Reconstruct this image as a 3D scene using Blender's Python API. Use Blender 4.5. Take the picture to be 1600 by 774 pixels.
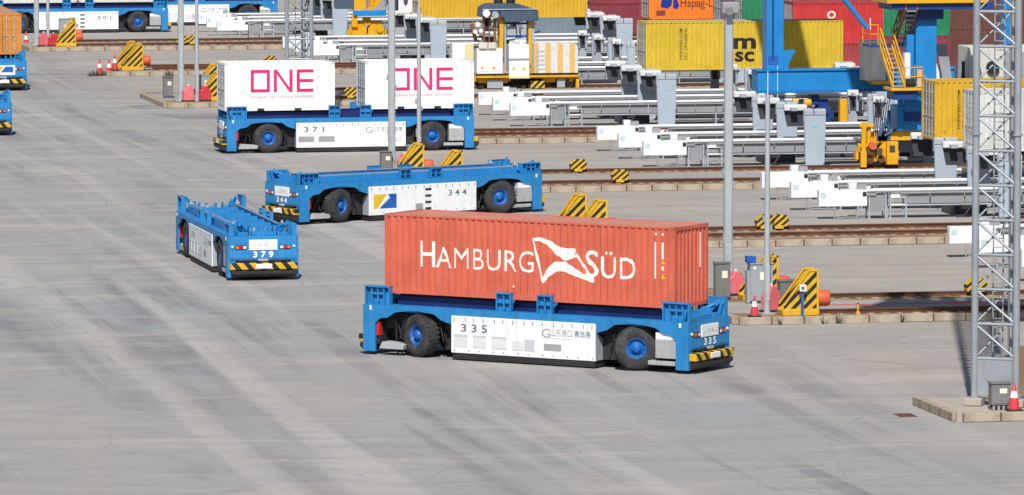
import bpy, bmesh, math, random
from mathutils import Vector, Matrix
random.seed(7)
R = math.radians
S = bpy.context.scene
for o in list(bpy.data.objects): bpy.data.objects.remove(o)
COL = S.collection

# ------------------------------------------------------------------ camera
cam = bpy.data.cameras.new('camera'); camo = bpy.data.objects.new('camera', cam); COL.objects.link(camo)
camo.location = (-44.2, -211.3, 22.78)
camo.rotation_euler = (R(90) - 0.0862, 0, R(-11.5))
cam.sensor_width = 36; cam.lens = 210.17; cam.clip_start = 1; cam.clip_end = 8000
S.camera = camo
S.render.resolution_x = 1024; S.render.resolution_y = 495

# ------------------------------------------------------------------ light
SUN_EL = 47.0
travel = Vector((0.252, 0.966, 0)).normalized()            # where the light goes, seen from above
w = bpy.data.worlds.new('World'); S.world = w; w.use_nodes = True
nt = w.node_tree; nt.nodes.clear()
sky = nt.nodes.new('ShaderNodeTexSky'); sky.sky_type = 'NISHITA'; sky.sun_disc = False
sky.sun_elevation = R(SUN_EL); sky.sun_rotation = math.atan2(-travel.x, -travel.y)
sky.air_density = 1.0; sky.dust_density = 1.2; sky.ozone_density = 1.0
bg = nt.nodes.new('ShaderNodeBackground'); bg.inputs[1].default_value = 0.06
out = nt.nodes.new('ShaderNodeOutputWorld')
nt.links.new(sky.outputs[0], bg.inputs[0]); nt.links.new(bg.outputs[0], out.inputs[0])
sl = bpy.data.lights.new('sun', 'SUN'); sl.energy = 4.5; sl.angle = R(0.5); sl.color = (1.0, 0.955, 0.89)
so = bpy.data.objects.new('sun', sl); COL.objects.link(so)
d = Vector((travel.x * math.cos(R(SUN_EL)), travel.y * math.cos(R(SUN_EL)), -math.sin(R(SUN_EL))))
so.rotation_euler = d.to_track_quat('-Z', 'Y').to_euler(); so.location = (0, 0, 60)
vs = S.view_settings; vs.view_transform = 'Standard'; vs.look = 'None'; vs.gamma = 1.0; vs.exposure = 0.15
vs.use_curve_mapping = False

# ------------------------------------------------------------------ materials
def nodes(m):
    m.use_nodes = True; n = m.node_tree.nodes; l = m.node_tree.links; b = n['Principled BSDF']; return n, l, b
MATS = {}
def mixc(n, l, fac, a, b, mode='MIX'):
    x = n.new('ShaderNodeMix'); x.data_type = 'RGBA'; x.blend_type = mode
    for sock, v in ((0, fac), (6, a), (7, b)):
        if hasattr(v, 'links'): l.new(v, x.inputs[sock])
        elif sock == 0: x.inputs[0].default_value = v
        else: x.inputs[sock].default_value = (v[0], v[1], v[2], 1)
    return x.outputs[2]
def noise(n, l, vec, scale, detail=4, rough=.55):
    t = n.new('ShaderNodeTexNoise'); t.inputs['Scale'].default_value = scale
    t.inputs['Detail'].default_value = detail; t.inputs['Roughness'].default_value = rough
    l.new(vec, t.inputs['Vector']); return t.outputs['Fac']
def ramp(n, l, fac, lo, hi):
    r = n.new('ShaderNodeMapRange'); r.inputs['From Min'].default_value = lo; r.inputs['From Max'].default_value = hi
    l.new(fac, r.inputs['Value']); return r.outputs['Result']
def mapping(n, l, vec, sc, rot=(0, 0, 0)):
    m = n.new('ShaderNodeMapping'); m.inputs['Scale'].default_value = sc; m.inputs['Rotation'].default_value = rot
    l.new(vec, m.inputs['Vector']); return m.outputs['Vector']
def mth(n, l, op, a, b=None):
    m = n.new('ShaderNodeMath'); m.operation = op
    for i, v in ((0, a), (1, b)):
        if v is None: continue
        if hasattr(v, 'links'): l.new(v, m.inputs[i])
        else: m.inputs[i].default_value = v
    return m.outputs[0]

def paint(name, col, rough=.5, metal=0., var=.12, dirt=(.16, .13, .10), dirt_amt=.25, streak=True, bump=.15, spec=.4, chips=0., dent=0.):
    if name in MATS: return MATS[name]
    m = bpy.data.materials.new(name); n, l, b = nodes(m)
    tc = n.new('ShaderNodeTexCoord'); oi = n.new('ShaderNodeObjectInfo')
    ad = n.new('ShaderNodeVectorMath'); ad.operation = 'ADD'; l.new(tc.outputs['Object'], ad.inputs[0])
    sc = n.new('ShaderNodeVectorMath'); sc.operation = 'SCALE'; l.new(oi.outputs['Location'], sc.inputs[0]); sc.inputs['Scale'].default_value = .37
    l.new(sc.outputs[0], ad.inputs[1]); v = ad.outputs[0]
    big = noise(n, l, v, .8, 5, .6)
    c = mixc(n, l, ramp(n, l, big, .3, .75), tuple(x * (1 - var) for x in col), tuple(min(1, x * (1 + var) + .01) for x in col))
    if dirt_amt > 0:
        dn = noise(n, l, mapping(n, l, v, (3.5, 3.5, .45) if streak else (2, 2, 2)), 1.6, 6, .65)
        c = mixc(n, l, mth(n, l, 'MULTIPLY', ramp(n, l, dn, .52, .78), dirt_amt), c, dirt)
    if chips:
        cn = noise(n, l, mapping(n, l, v, (1, 1, .6)), 5.5, 6, .75); hz = noise(n, l, v, .9, 3, .6)
        c = mixc(n, l, mth(n, l, 'MULTIPLY', mth(n, l, 'MULTIPLY', ramp(n, l, cn, .60, .66), ramp(n, l, hz, .42, .62)), chips), c, tuple(x * .45 for x in dirt))
        fd = noise(n, l, mapping(n, l, v, (5, 5, .7)), .9, 4, .6)
        c = mixc(n, l, mth(n, l, 'MULTIPLY', ramp(n, l, fd, .52, .75), .22), c, tuple(min(1, x * 1.1 + .10) for x in col))
    l.new(c, b.inputs['Base Color'])
    rr = noise(n, l, v, 3, 3); l.new(ramp2(n, l, rr, rough - .1, rough + .15), b.inputs['Roughness'])
    b.inputs['Metallic'].default_value = metal; b.inputs['Specular IOR Level'].default_value = spec
    if bump:
        bp = n.new('ShaderNodeBump'); bp.inputs['Strength'].default_value = bump; bp.inputs['Distance'].default_value = .02
        hgt = noise(n, l, v, 7, 3)
        if dent:
            bp.inputs['Distance'].default_value = .08; hgt = mth(n, l, 'ADD', mth(n, l, 'MULTIPLY', hgt, .12), mth(n, l, 'MULTIPLY', noise(n, l, mapping(n, l, v, (1, 1, .7)), 1.3, 2), dent))
        l.new(hgt, bp.inputs['Height']); l.new(bp.outputs[0], b.inputs['Normal'])
    MATS[name] = m; return m
def ramp2(n, l, fac, a, b):
    r = n.new('ShaderNodeMapRange'); r.inputs['To Min'].default_value = a; r.inputs['To Max'].default_value = b
    l.new(fac, r.inputs['Value']); return r.outputs['Result']

def stripes(name, vec, period, ca=(.62, .38, .015), cb=(.012, .012, .014), duty=.5):
    """hazard paint: diagonal bands in object space"""
    if name in MATS: return MATS[name]
    m = bpy.data.materials.new(name); n, l, b = nodes(m)
    tc = n.new('ShaderNodeTexCoord'); dt = n.new('ShaderNodeVectorMath'); dt.operation = 'DOT_PRODUCT'
    l.new(tc.outputs['Object'], dt.inputs[0]); dt.inputs[1].default_value = vec
    f = mth(n, l, 'FRACT', mth(n, l, 'MULTIPLY', dt.outputs['Value'], 1 / period))
    s = mth(n, l, 'GREATER_THAN', f, duty)
    c = mixc(n, l, s, ca, cb)
    dn = noise(n, l, tc.outputs['Object'], 5, 5, .65)
    c = mixc(n, l, mth(n, l, 'MULTIPLY', ramp(n, l, dn, .5, .8), .35), c, (.16, .11, .06))
    l.new(c, b.inputs['Base Color']); b.inputs['Roughness'].default_value = .55
    MATS[name] = m; return m

def ground_mat(name, base, seed=0., tracks=.35, lanes=.12, warm=(.395, .335, .28), rust=0.):
    if name in MATS: return MATS[name]
    m = bpy.data.materials.new(name); n, l, b = nodes(m)
    tc = n.new('ShaderNodeTexCoord'); v = tc.outputs['Object']
    ad = n.new('ShaderNodeVectorMath'); ad.operation = 'ADD'; l.new(v, ad.inputs[0]); ad.inputs[1].default_value = (seed, seed * 2, 0); v = ad.outputs[0]
    big = noise(n, l, v, .035, 5, .6)
    c = mixc(n, l, ramp(n, l, big, .35, .65), tuple(x * .93 for x in base), tuple(x * 1.06 for x in base))
    wn = noise(n, l, mapping(n, l, v, (1, .55, 1)), .06, 6, .6)
    c = mixc(n, l, mth(n, l, 'MULTIPLY', ramp(n, l, wn, .52, .72), .55), c, warm)
    cn = noise(n, l, mapping(n, l, v, (1.1, .5, 1), (0, 0, .3)), .09, 5, .6)
    c = mixc(n, l, mth(n, l, 'MULTIPLY', ramp(n, l, cn, .5, .72), .4), c, (.265, .30, .325))
    sp = n.new('ShaderNodeSeparateXYZ'); l.new(v, sp.inputs[0])
    # worn driving area on the left, swept lanes between the rack rows on the right
    dr = n.new('ShaderNodeMapRange'); dr.interpolation_type = 'SMOOTHSTEP'; dr.inputs['From Min'].default_value = 16; dr.inputs['From Max'].default_value = 2
    l.new(sp.outputs[0], dr.inputs['Value']); drive = dr.outputs['Result']
    # greyer, cooler worn surface in the driving area, in broad irregular patches
    if tracks:
        cl = noise(n, l, mapping(n, l, v, (1, .35, 1)), .07, 5, .6)
        c = mixc(n, l, mth(n, l, 'MULTIPLY', drive, mth(n, l, 'ADD', .35, mth(n, l, 'MULTIPLY', ramp(n, l, cl, .38, .60), .55))), c, (.285, .308, .322))
    wob = n.new('ShaderNodeVectorMath'); wob.operation = 'ADD'
    wv = n.new('ShaderNodeTexNoise'); wv.inputs['Scale'].default_value = .012; wv.inputs['Detail'].default_value = 1; l.new(v, wv.inputs['Vector'])
    sc = n.new('ShaderNodeVectorMath'); sc.operation = 'SCALE'; l.new(wv.outputs['Color'], sc.inputs[0]); sc.inputs['Scale'].default_value = 3.5
    l.new(v, wob.inputs[0]); l.new(sc.outputs[0], wob.inputs[1])
    tmask = noise(n, l, mapping(n, l, v, (1.2, .45, 1)), .06, 4, .55)
    brk = noise(n, l, mapping(n, l, v, (1.6, .5, 1)), .22, 4, .6)
    tm = mth(n, l, 'MULTIPLY', mth(n, l, 'MULTIPLY', ramp(n, l, tmask, .38, .56), ramp(n, l, brk, .36, .56)), drive)
    for (sx, sy, scl, lo, hi, amt, colr) in ((.50, .020, .95, .48, .60, .75, (.165, .16, .185)), (1.15, .028, 1.0, .53, .64, .60, (.15, .145, .165)), (.7, .012, .8, .54, .66, -.45, (.49, .47, .45))):
        tn = noise(n, l, mapping(n, l, wob.outputs[0], (sx, sy, 1)), scl, 2.5, .45)
        f = mth(n, l, 'MULTIPLY', ramp(n, l, tn, lo, hi), tm if amt > 0 else drive)
        c = mixc(n, l, mth(n, l, 'MULTIPLY', f, abs(amt) * tracks), c, colr)
    # drag marks and faint lanes along the rails
    inv = mth(n, l, 'SUBTRACT', 1.25, drive)
    for (sx, sy, scl, lo, hi, amt, colr) in ((.035, .9, .8, .52, .70, 1.0, (.19, .18, .175)), (.05, .7, .7, .55, .72, 1.3, (.50, .47, .43)), (.10, 2.2, .8, .60, .72, 1.2, (.13, .12, .12))):
        ln = noise(n, l, mapping(n, l, v, (sx, sy, 1)), scl, 4, .6)
        c = mixc(n, l, mth(n, l, 'MULTIPLY', mth(n, l, 'MULTIPLY', ramp(n, l, ln, lo, hi), inv), lanes * amt), c, colr)
    # crisper paired tyre lines, smears of spilled fuel and short scuffs
    cw = noise(n, l, mapping(n, l, wob.outputs[0], (3.2, .05, 1)), 1.0, 2, .5)
    c = mixc(n, l, mth(n, l, 'MULTIPLY', mth(n, l, 'MULTIPLY', ramp(n, l, cw, .58, .66), tm), .22 * tracks), c, (.12, .115, .13))
    sm = noise(n, l, mapping(n, l, v, (.45, 1.1, 1)), .55, 5, .68)
    c = mixc(n, l, mth(n, l, 'MULTIPLY', ramp(n, l, sm, .48, .66), .50 if tracks else .1), c, (.225, .225, .24))
    sm2 = noise(n, l, mapping(n, l, v, (.35, .9, 1)), .33, 5, .65)
    c = mixc(n, l, mth(n, l, 'MULTIPLY', ramp(n, l, sm2, .50, .66), .45 if tracks else .1), c, (.49, .445, .395))
    vo = n.new('ShaderNodeTexVoronoi'); vo.feature = 'DISTANCE_TO_EDGE'; vo.inputs['Scale'].default_value = .16; l.new(mapping(n, l, wob.outputs[0], (1, .7, 1)), vo.inputs['Vector'])
    ck = mth(n, l, 'LESS_THAN', vo.outputs['Distance'], .004)
    c = mixc(n, l, mth(n, l, 'MULTIPLY', mth(n, l, 'MULTIPLY', ck, ramp(n, l, sm2, .45, .6)), .45 if tracks else 0.), c, (.15, .14, .135))
    pn = noise(n, l, mapping(n, l, v, (1, .8, 1)), .22, 3, .5)
    c = mixc(n, l, mth(n, l, 'MULTIPLY', ramp(n, l, pn, .60, .70), .22), c, (.27, .25, .29))
    wz = noise(n, l, mapping(n, l, v, (.7, 1, 1)), .08, 4, .6)
    c = mixc(n, l, mth(n, l, 'MULTIPLY', mth(n, l, 'MULTIPLY', ramp(n, l, wz, .42, .62), inv), .40), c, warm)
    # each cast slab has its own tone
    if tracks:
        fl = n.new('ShaderNodeVectorMath'); fl.operation = 'FLOOR'; l.new(mapping(n, l, v, (.2, .2, 1)), fl.inputs[0])
        wn_ = n.new('ShaderNodeTexWhiteNoise'); wn_.noise_dimensions = '2D'; l.new(fl.outputs[0], wn_.inputs['Vector'])
        c = mixc(n, l, mth(n, l, 'MULTIPLY', wn_.outputs['Value'], .16), c, (.27, .255, .25))
    # slab joints
    for ax, per in ((0, 5.0), (1, 5.0)):
        fr = mth(n, l, 'FRACT', mth(n, l, 'MULTIPLY', sp.outputs[ax], 1 / per))
        jn = mth(n, l, 'LESS_THAN', fr, .007 if ax == 0 else .02)
        c = mixc(n, l, mth(n, l, 'MULTIPLY', jn, mth(n, l, 'MULTIPLY', ramp(n, l, tmask, .3, .7), .40)), c, (.14, .13, .125))
    fine = noise(n, l, v, 2.5, 8, .7)
    c = mixc(n, l, mth(n, l, 'MULTIPLY', ramp(n, l, fine, .35, .7), .16), c, (.20, .195, .19))
    st = noise(n, l, v, .55, 5, .7)
    c = mixc(n, l, mth(n, l, 'MULTIPLY', ramp(n, l, st, .64, .72), .5), c, (.13, .125, .13))
    gr = noise(n, l, v, 22, 3, .7)
    c = mixc(n, l, mth(n, l, 'MULTIPLY', ramp(n, l, gr, .3, .75), .12), c, (.5, .48, .46))
    if rust:
        rn = noise(n, l, v, 1.2, 6, .65); c = mixc(n, l, mth(n, l, 'MULTIPLY', ramp(n, l, rn, .42, .66), rust), c, (.17, .095, .05))
    l.new(c, b.inputs['Base Color']); b.inputs['Roughness'].default_value = .88; b.inputs['Specular IOR Level'].default_value = .25
    bp = n.new('ShaderNodeBump'); bp.inputs['Strength'].default_value = .4; bp.inputs['Distance'].default_value = .02
    l.new(fine, bp.inputs['Height']); l.new(bp.outputs[0], b.inputs['Normal'])
    MATS[name] = m; return m

BLUE = paint('agv_blue', (.014, .205, .50), .45, var=.12, dirt=(.05, .08, .11), dirt_amt=.5, chips=.55)
BLUE_D = paint('beam_blue', (.006, .045, .21), .45, var=.15, dirt=(.02, .03, .05), dirt_amt=.4)
BLUE_SHADE = paint('lift_frame_shaded_blue', (.003, .016, .12), .5, var=.15, dirt=(.01, .015, .03), dirt_amt=.4)  # blue of the lift frame, darkened for the shade beneath a carried container
CRANE = paint('crane_blue', (.010, .215, .56), .38, var=.08, dirt=(.05, .08, .12), dirt_amt=.2)
RIM = paint('rim_blue', (.006, .12, .42), .4, dirt_amt=.3)
WHITE = paint('panel_white', (.76, .78, .80), .45, var=.03, dirt=(.33, .31, .28), dirt_amt=.42, chips=.35)
RACKW = paint('rack_white', (.72, .75, .78), .45, var=.03, dirt=(.40, .38, .35), dirt_amt=.18)
PRINT_G = paint('hatch_grey', (.48, .50, .53), .5, var=.06, dirt_amt=.15)
STEPG = paint('step_shade_grey', (.36, .38, .39), .5, var=.1, dirt=(.12, .11, .10), dirt_amt=.5, chips=.4)  # off-white steps toned down to grey for the shade inside the wheel arches
PRINT_L = paint('hatch_light', (.62, .64, .66), .5, var=.06, dirt_amt=.15)
VENTM = paint('vent_grey', (.30, .31, .33), .5, var=.08, dirt_amt=.2)
BLACK = paint('undercarriage_black', (.018, .018, .022), .6, var=.3, dirt=(.06, .055, .05), dirt_amt=.5)
TYRE = paint('tyre_rubber', (.030, .030, .034), .82, var=.25, dirt=(.15, .14, .125), dirt_amt=.55, streak=False, bump=.5)
RACKG = paint('rack_grey', (.34, .38, .43), .45, var=.07, dirt=(.22, .20, .18), dirt_amt=.25)
RACKC = paint('post_head_cream', (.56, .58, .57), .5, var=.08, dirt=(.3, .28, .25), dirt_amt=.35)
RACKL = paint('rack_post_grey', (.36, .43, .52), .45, var=.05, dirt=(.25, .22, .20), dirt_amt=.18)
PANELG = paint('rack_panel_grey', (.25, .265, .285), .5, var=.08, dirt_amt=.25)
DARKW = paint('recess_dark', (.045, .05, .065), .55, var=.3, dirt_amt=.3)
GALV = paint('galvanised_steel', (.33, .37, .41), .42, metal=.35, var=.12, dirt=(.22, .18, .15), dirt_amt=.3)
POLE = paint('pole_paint', (.42, .46, .49), .45, metal=.2, var=.06, dirt=(.28, .24, .2), dirt_amt=.25)
CABG = paint('cabinet_grey', (.165, .17, .17), .5, var=.1, dirt_amt=.25)
CABL = paint('cabinet_light_grey', (.30, .33, .36), .45, var=.08, dirt_amt=.2)
YEL = paint('safety_yellow', (.64, .37, .018), .5, var=.12, dirt=(.18, .09, .03), dirt_amt=.5, chips=.7)
YELM = paint('machine_yellow', (.70, .36, .008), .45, var=.12, dirt=(.16, .07, .02), dirt_amt=.45)
REDC = paint('cone_red', (.55, .035, .05), .5, var=.15, dirt_amt=.3)
PINK = paint('barrier_pink', (.66, .14, .17), .55, var=.2, dirt=(.5, .4, .4), dirt_amt=.5)
CONEW = paint('cone_white', (.75, .72, .72), .5, var=.05, dirt_amt=.3)
ORANGE_B = paint('buffer_orange', (.56, .10, .035), .55, var=.15, dirt_amt=.4)
RUST = paint('rail_rust', (.12, .048, .022), .75, var=.3, dirt=(.06, .035, .02), dirt_amt=.6, streak=False)
CHAIR = paint('rail_chair_rust', (.085, .045, .03), .8, var=.35, dirt_amt=.4, streak=False)
KERB = ground_mat('kerb_concrete', (.43, .37, .28), 3., tracks=0, lanes=.0, warm=(.34, .25, .14), rust=.6)
BALLAST = ground_mat('rail_bed_concrete', (.29, .20, .125), 9., tracks=0, lanes=.1, warm=(.36, .24, .12), rust=.85)
GROUND = ground_mat('yard_concrete', (.345, .325, .300), 0., tracks=1.1, lanes=.42)
GROUND2 = ground_mat('plinth_concrete', (.44, .37, .30), 5., tracks=.0, lanes=.0)
PATCH = ground_mat('asphalt_repair', (.19, .20, .22), 21., tracks=.2, lanes=.1, warm=(.25, .24, .23))
LAMP_R = paint('lamp_red', (.5, .02, .02), .25, dirt_amt=0); LAMP_O = paint('lamp_amber', (.75, .18, .03), .25, dirt_amt=0)
LAMP_W = paint('lamp_clear', (.75, .75, .78), .2, dirt_amt=0)
TXT_N = paint('ink_slate_blue', (.07, .12, .21), .6, var=.1, dirt_amt=.3); TXT_G = paint('ink_grey', (.26, .28, .32), .6, var=.1, dirt_amt=0)
TXT_W = paint('ink_white', (.82, .80, .76), .6, var=.04, dirt=(.6, .35, .28), dirt_amt=.25)
TXT_K = paint('ink_black', (.018, .010, .012), .6, dirt_amt=0); TXT_M = paint('ink_magenta', (.62, .015, .16), .5, var=.05, dirt_amt=0)
TXT_MG = paint('ink_faded_magenta', (.50, .22, .30), .5, dirt_amt=0); TXT_B = paint('ink_navy', (.01, .03, .30), .5, dirt_amt=0)
TXT_C = paint('ink_cyan', (.12, .55, .70), .5, dirt_amt=.1)
LOGO_Y = paint('logo_yellow', (.68, .44, .02), .5, dirt_amt=.1); LOGO_B = paint('logo_blue', (.01, .10, .42), .5, dirt_amt=.1)
TIN = paint('tin_plate', (.55, .56, .57), .35, metal=.4, dirt_amt=.3)
GLASS_D = paint('cab_glass', (.02, .035, .06), .12, dirt_amt=.1, bump=0, spec=.8)
ROOFB = paint('machine_roof_blue', (.055, .09, .14), .4, dirt_amt=.3)
CREAM = paint('cream_paint', (.62, .60, .54), .45, var=.05, dirt=(.25, .16, .10), dirt_amt=.4)
PLANT = paint('weed_green', (.07, .09, .04), .8, var=.3, dirt_amt=0, bump=0)
# hazard stripes (bands in object space)
STR_XZ = stripes('hazard_front', (-.72, 0, .72), .30)
STR_YZ = stripes('hazard_bumper', (0, .75, .62), .40, duty=.52)
STR_XZ2 = stripes('hazard_box', (-.75, 0, .75), .26)

# ------------------------------------------------------------------ mesh builder
class MB:
    def __init__(s): s.v = []; s.f = []; s.mi = []; s.sm = []; s.m = 0
    def add(s, vs, fs, smooth=False):
        k = len(s.v); s.v += [tuple(v) for v in vs]
        for f in fs: s.f.append(tuple(i + k for i in f)); s.mi.append(s.m); s.sm.append(smooth)
        return s
    def box(s, x0, x1, y0, y1, z0, z1):
        vs = [(x0, y0, z0), (x1, y0, z0), (x1, y1, z0), (x0, y1, z0), (x0, y0, z1), (x1, y0, z1), (x1, y1, z1), (x0, y1, z1)]
        return s.add(vs, [(0, 3, 2, 1), (4, 5, 6, 7), (0, 1, 5, 4), (1, 2, 6, 5), (2, 3, 7, 6), (3, 0, 4, 7)])
    def prism(s, poly, a0, a1, axis='y'):
        """polygon in the plane normal to axis, pushed from a0 to a1"""
        def P(p, a): return {'y': (p[0], a, p[1]), 'x': (a, p[0], p[1]), 'z': (p[0], p[1], a)}[axis]
        n = len(poly); vs = [P(p, a0) for p in poly] + [P(p, a1) for p in poly]
        fs = [tuple(range(n)), tuple(range(2 * n - 1, n - 1, -1))] + [(i, i + n, (i + 1) % n + n, (i + 1) % n) for i in range(n)]
        return s.add(vs, fs)
    def tube(s, a, b, r, n=10, r2=None, smooth=True):
        a = Vector(a); b = Vector(b); d = (b - a).normalized()
        u = d.orthogonal().normalized(); w_ = d.cross(u); r2 = r if r2 is None else r2
        vs = []
        for (c, rr) in ((a, r), (b, r2)):
            for i in range(n):
                t = 2 * math.pi * i / n; vs.append(c + u * (rr * math.cos(t)) + w_ * (rr * math.sin(t)))
        s.add(vs, [(i, (i + 1) % n, (i + 1) % n + n, i + n) for i in range(n)], smooth)
        s.add(vs, [tuple(range(n - 1, -1, -1)), tuple(range(n, 2 * n))])
        return s
    def bar(s, a, b, w_, h, up=(0, 0, 1)):
        a = Vector(a); b = Vector(b); d = (b - a).normalized(); up = Vector(up)
        sd = d.cross(up); sd = sd.normalized() if sd.length > 1e-5 else Vector((1, 0, 0)); u = sd.cross(d).normalized()
        vs = [c + sd * (i * w_ / 2) + u * (j * h / 2) for c in (a, b) for (i, j) in ((-1, -1), (1, -1), (1, 1), (-1, 1))]
        return s.add(vs, [(0, 3, 2, 1), (4, 5, 6, 7), (0, 1, 5, 4), (1, 2, 6, 5), (2, 3, 7, 6), (3, 0, 4, 7)])
    def lathe(s, prof, axis='y', n=28, c=(0, 0, 0), close=False):
        """prof: (radius, offset along the axis)"""
        vs = []
        for (r, a) in prof:
            for i in range(n):
                t = 2 * math.pi * i / n; p, q = r * math.cos(t), r * math.sin(t)
                vs.append({'y': (c[0] + p, c[1] + a, c[2] + q), 'z': (c[0] + p, c[1] + q, c[2] + a), 'x': (c[0] + a, c[1] + p, c[2] + q)}[axis])
        fs = []
        for k in range(len(prof) - 1):
            for i in range(n): fs.append((k * n + i, k * n + (i + 1) % n, (k + 1) * n + (i + 1) % n, (k + 1) * n + i))
        s.add(vs, fs, True)
        if close: s.add(vs, [tuple(range(n)), tuple(range(len(vs) - 1, len(vs) - n - 1, -1))])
        return s
    def mesh(s, name, mats, bevel=0):
        me = bpy.data.meshes.new(name); me.from_pydata(s.v, [], s.f)
        mats = mats if isinstance(mats, (list, tuple)) else [mats]
        for m in mats: me.materials.append(m)
        me.polygons.foreach_set('material_index', s.mi); me.polygons.foreach_set('use_smooth', s.sm)
        bm = bmesh.new(); bm.from_mesh(me); bmesh.ops.recalc_face_normals(bm, faces=bm.faces)
        if bevel:
            bmesh.ops.remove_doubles(bm, verts=bm.verts, dist=1e-5)
            es = [e for e in bm.edges if len(e.link_faces) == 2 and e.calc_face_angle(0) > .6]
            bmesh.ops.bevel(bm, geom=es, offset=bevel, segments=1, affect='EDGES', profile=.5)
        bm.to_mesh(me); bm.free(); return me
    def build(s, name, mats, parent=None, loc=(0, 0, 0), rot=(0, 0, 0), bevel=0):
        return put(name, s.mesh(name, mats, bevel), parent, loc, rot)
def put(name, me, parent=None, loc=(0, 0, 0), rot=(0, 0, 0)):
    o = bpy.data.objects.new(name, me); COL.objects.link(o)
    o.location = loc; o.rotation_euler = rot
    if parent: o.parent = parent
    return o
def tag(o, label=None, cat=None, group=None, kind=None):
    for k, v in (('label', label), ('category', cat), ('group', group), ('kind', kind)):
        if v: o[k] = v
    return o
def thing(name, label, cat, loc, rz=0, group=None):
    o = bpy.data.objects.new(name, None); COL.objects.link(o); o.empty_display_size = .3
    o.location = loc; o.rotation_euler = (0, 0, rz); return tag(o, label, cat, group)
def copy_tree(o, parent=None):
    c = o.copy(); COL.objects.link(c); c.parent = parent
    for ch in list(o.children): copy_tree(ch, c)
    return c
CACHE = {}
def cached(key, fn):
    if key not in CACHE: CACHE[key] = fn()
    return CACHE[key]
def text_mesh(s, h, mat, w_=None, bold=0., th=.006, space=1.):
    """a word as thin raised lettering, centred on x, cap height h, base at 0, in the XZ plane facing -y"""
    if not s: return None
    def mk():
        cu = bpy.data.curves.new('lettering', 'FONT'); cu.body = s; cu.size = 1; cu.offset = bold; cu.resolution_u = 3
        cu.space_character = space; cu.extrude = th / 2
        ob = bpy.data.objects.new('lettering', cu); me = bpy.data.meshes.new_from_object(ob)
        bpy.data.objects.remove(ob); bpy.data.curves.remove(cu)
        if not me.vertices: me.from_pydata([(0, 0, 0), (.1, 0, 0), (0, .1, 0)], [], [(0, 1, 2)])
        xs = [v.co.x for v in me.vertices]; x0, x1 = min(xs), max(xs)
        k = h / .72; kx = k if w_ is None else w_ / (x1 - x0)
        for v in me.vertices:
            x, y, z = v.co; v.co = ((x - (x0 + x1) / 2) * kx, -z, y * k)
        me.materials.clear(); me.materials.append(mat); me.name = 'lettering'; return me
    return cached(('t', s, h, mat.name, w_, bold, th, space), mk)
FACE = {'-y': 0, '+x': math.pi / 2, '+y': math.pi, '-x': -math.pi / 2}
def letter(name, me, parent, pos, face='-y'):
    if me is None: return None
    return put(name, me, parent, pos, (0, 0, FACE[face]))

# ------------------------------------------------------------------ ground
def sheet(name, x0, x1, y0, y1, z, mat, kind='structure'):
    o = MB().add([(x0, y0, z), (x1, y0, z), (x1, y1, z), (x0, y1, z)], [(0, 1, 2, 3)]).build(name, mat)
    return tag(o, kind=kind)
g = sheet('yard_ground', -3000, 3000, -1500, 4500, 0, GROUND)
def patch(poly, z=.004):
    n = len(poly)
    o = MB().add([(x, y, z) for x, y in poly], [tuple(range(n))]).build('asphalt_patch', PATCH); return tag(o, kind='structure')
patch([(5.4, 150.6), (9.0, 150.0), (9.0, 145.9), (5.6, 146.4)]); patch([(5.4, 142.2), (13.0, 141.5), (13.2, 136.0), (7.0, 136.6)])
patch([(-1.5, 186), (9, 184.5), (9.3, 183.4), (-1.2, 184.2)])
patch([(33.5, 2.5), (60, 2.0), (60, -.6), (33.5, .2)])

# ------------------------------------------------------------------ rail corridors
kerb_me = MB().box(0, 1.24, -.14, .14, 0, .30).mesh('kerb_stone', KERB, .02)
def rail_mesh():
    m = MB(); L = 170
    prof = [(-.11, 0), (.11, 0), (.11, .03), (.03, .05), (.03, .13), (.065, .15), (.065, .20), (-.065, .20), (-.065, .15), (-.03, .13), (-.03, .05), (-.11, .03)]
    return m.prism(prof, 0, L, 'x').mesh('crane_rail', RUST)
RAILM = rail_mesh()
def chair_mesh():
    m = MB(); rnd = random.Random(5)
    for i in range(150):
        x = .3 + i * .6
        m.box(x - .10, x + .10, -.26, .26, 0, .05)
        m.add([(x - .08, -.24, .05), (x + .08, -.24, .05), (x + .08, -.08, .05), (x - .08, -.08, .05), (x - .05, -.12, .13), (x + .05, -.12, .13)], [(0, 1, 5, 4), (1, 2, 5), (3, 0, 4), (2, 3, 4, 5)])
        m.box(x - .05, x + .05, .10, .20, .05, .11)
        return m.mesh('rail_chairs', CHAIR)
def pad_mesh():
    m = MB(); rnd = random.Random(8)
    for i in range(150):
        x = .3 + i * .6 + rnd.uniform(-.03, .03); a = rnd.uniform(.10, .16)
        m.box(x + .14, x + .14 + a * 2, -.42 + rnd.uniform(-.05, .05), .36, -.002, .022)
    return m.mesh('mortar_pads', KERB)
PADM = pad_mesh()
CHAIRM = chair_mesh()
CORR = {'A': (10.0, 11.25, 12.0, 18.2), 'B': (9.6, 45.2, 47.0, 50.4), 'C': (8.8, 77.7, 79.0, 86.6), 'D': (10.5, 112.6, 114.8, 118.0),
        'P': (7.5, 147.6, 149.5, 158.0), 'E': (8.6, 181.4, 183.0, 186.0), 'F': (7.2, 212.6, 214.0, 219.4)}
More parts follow.
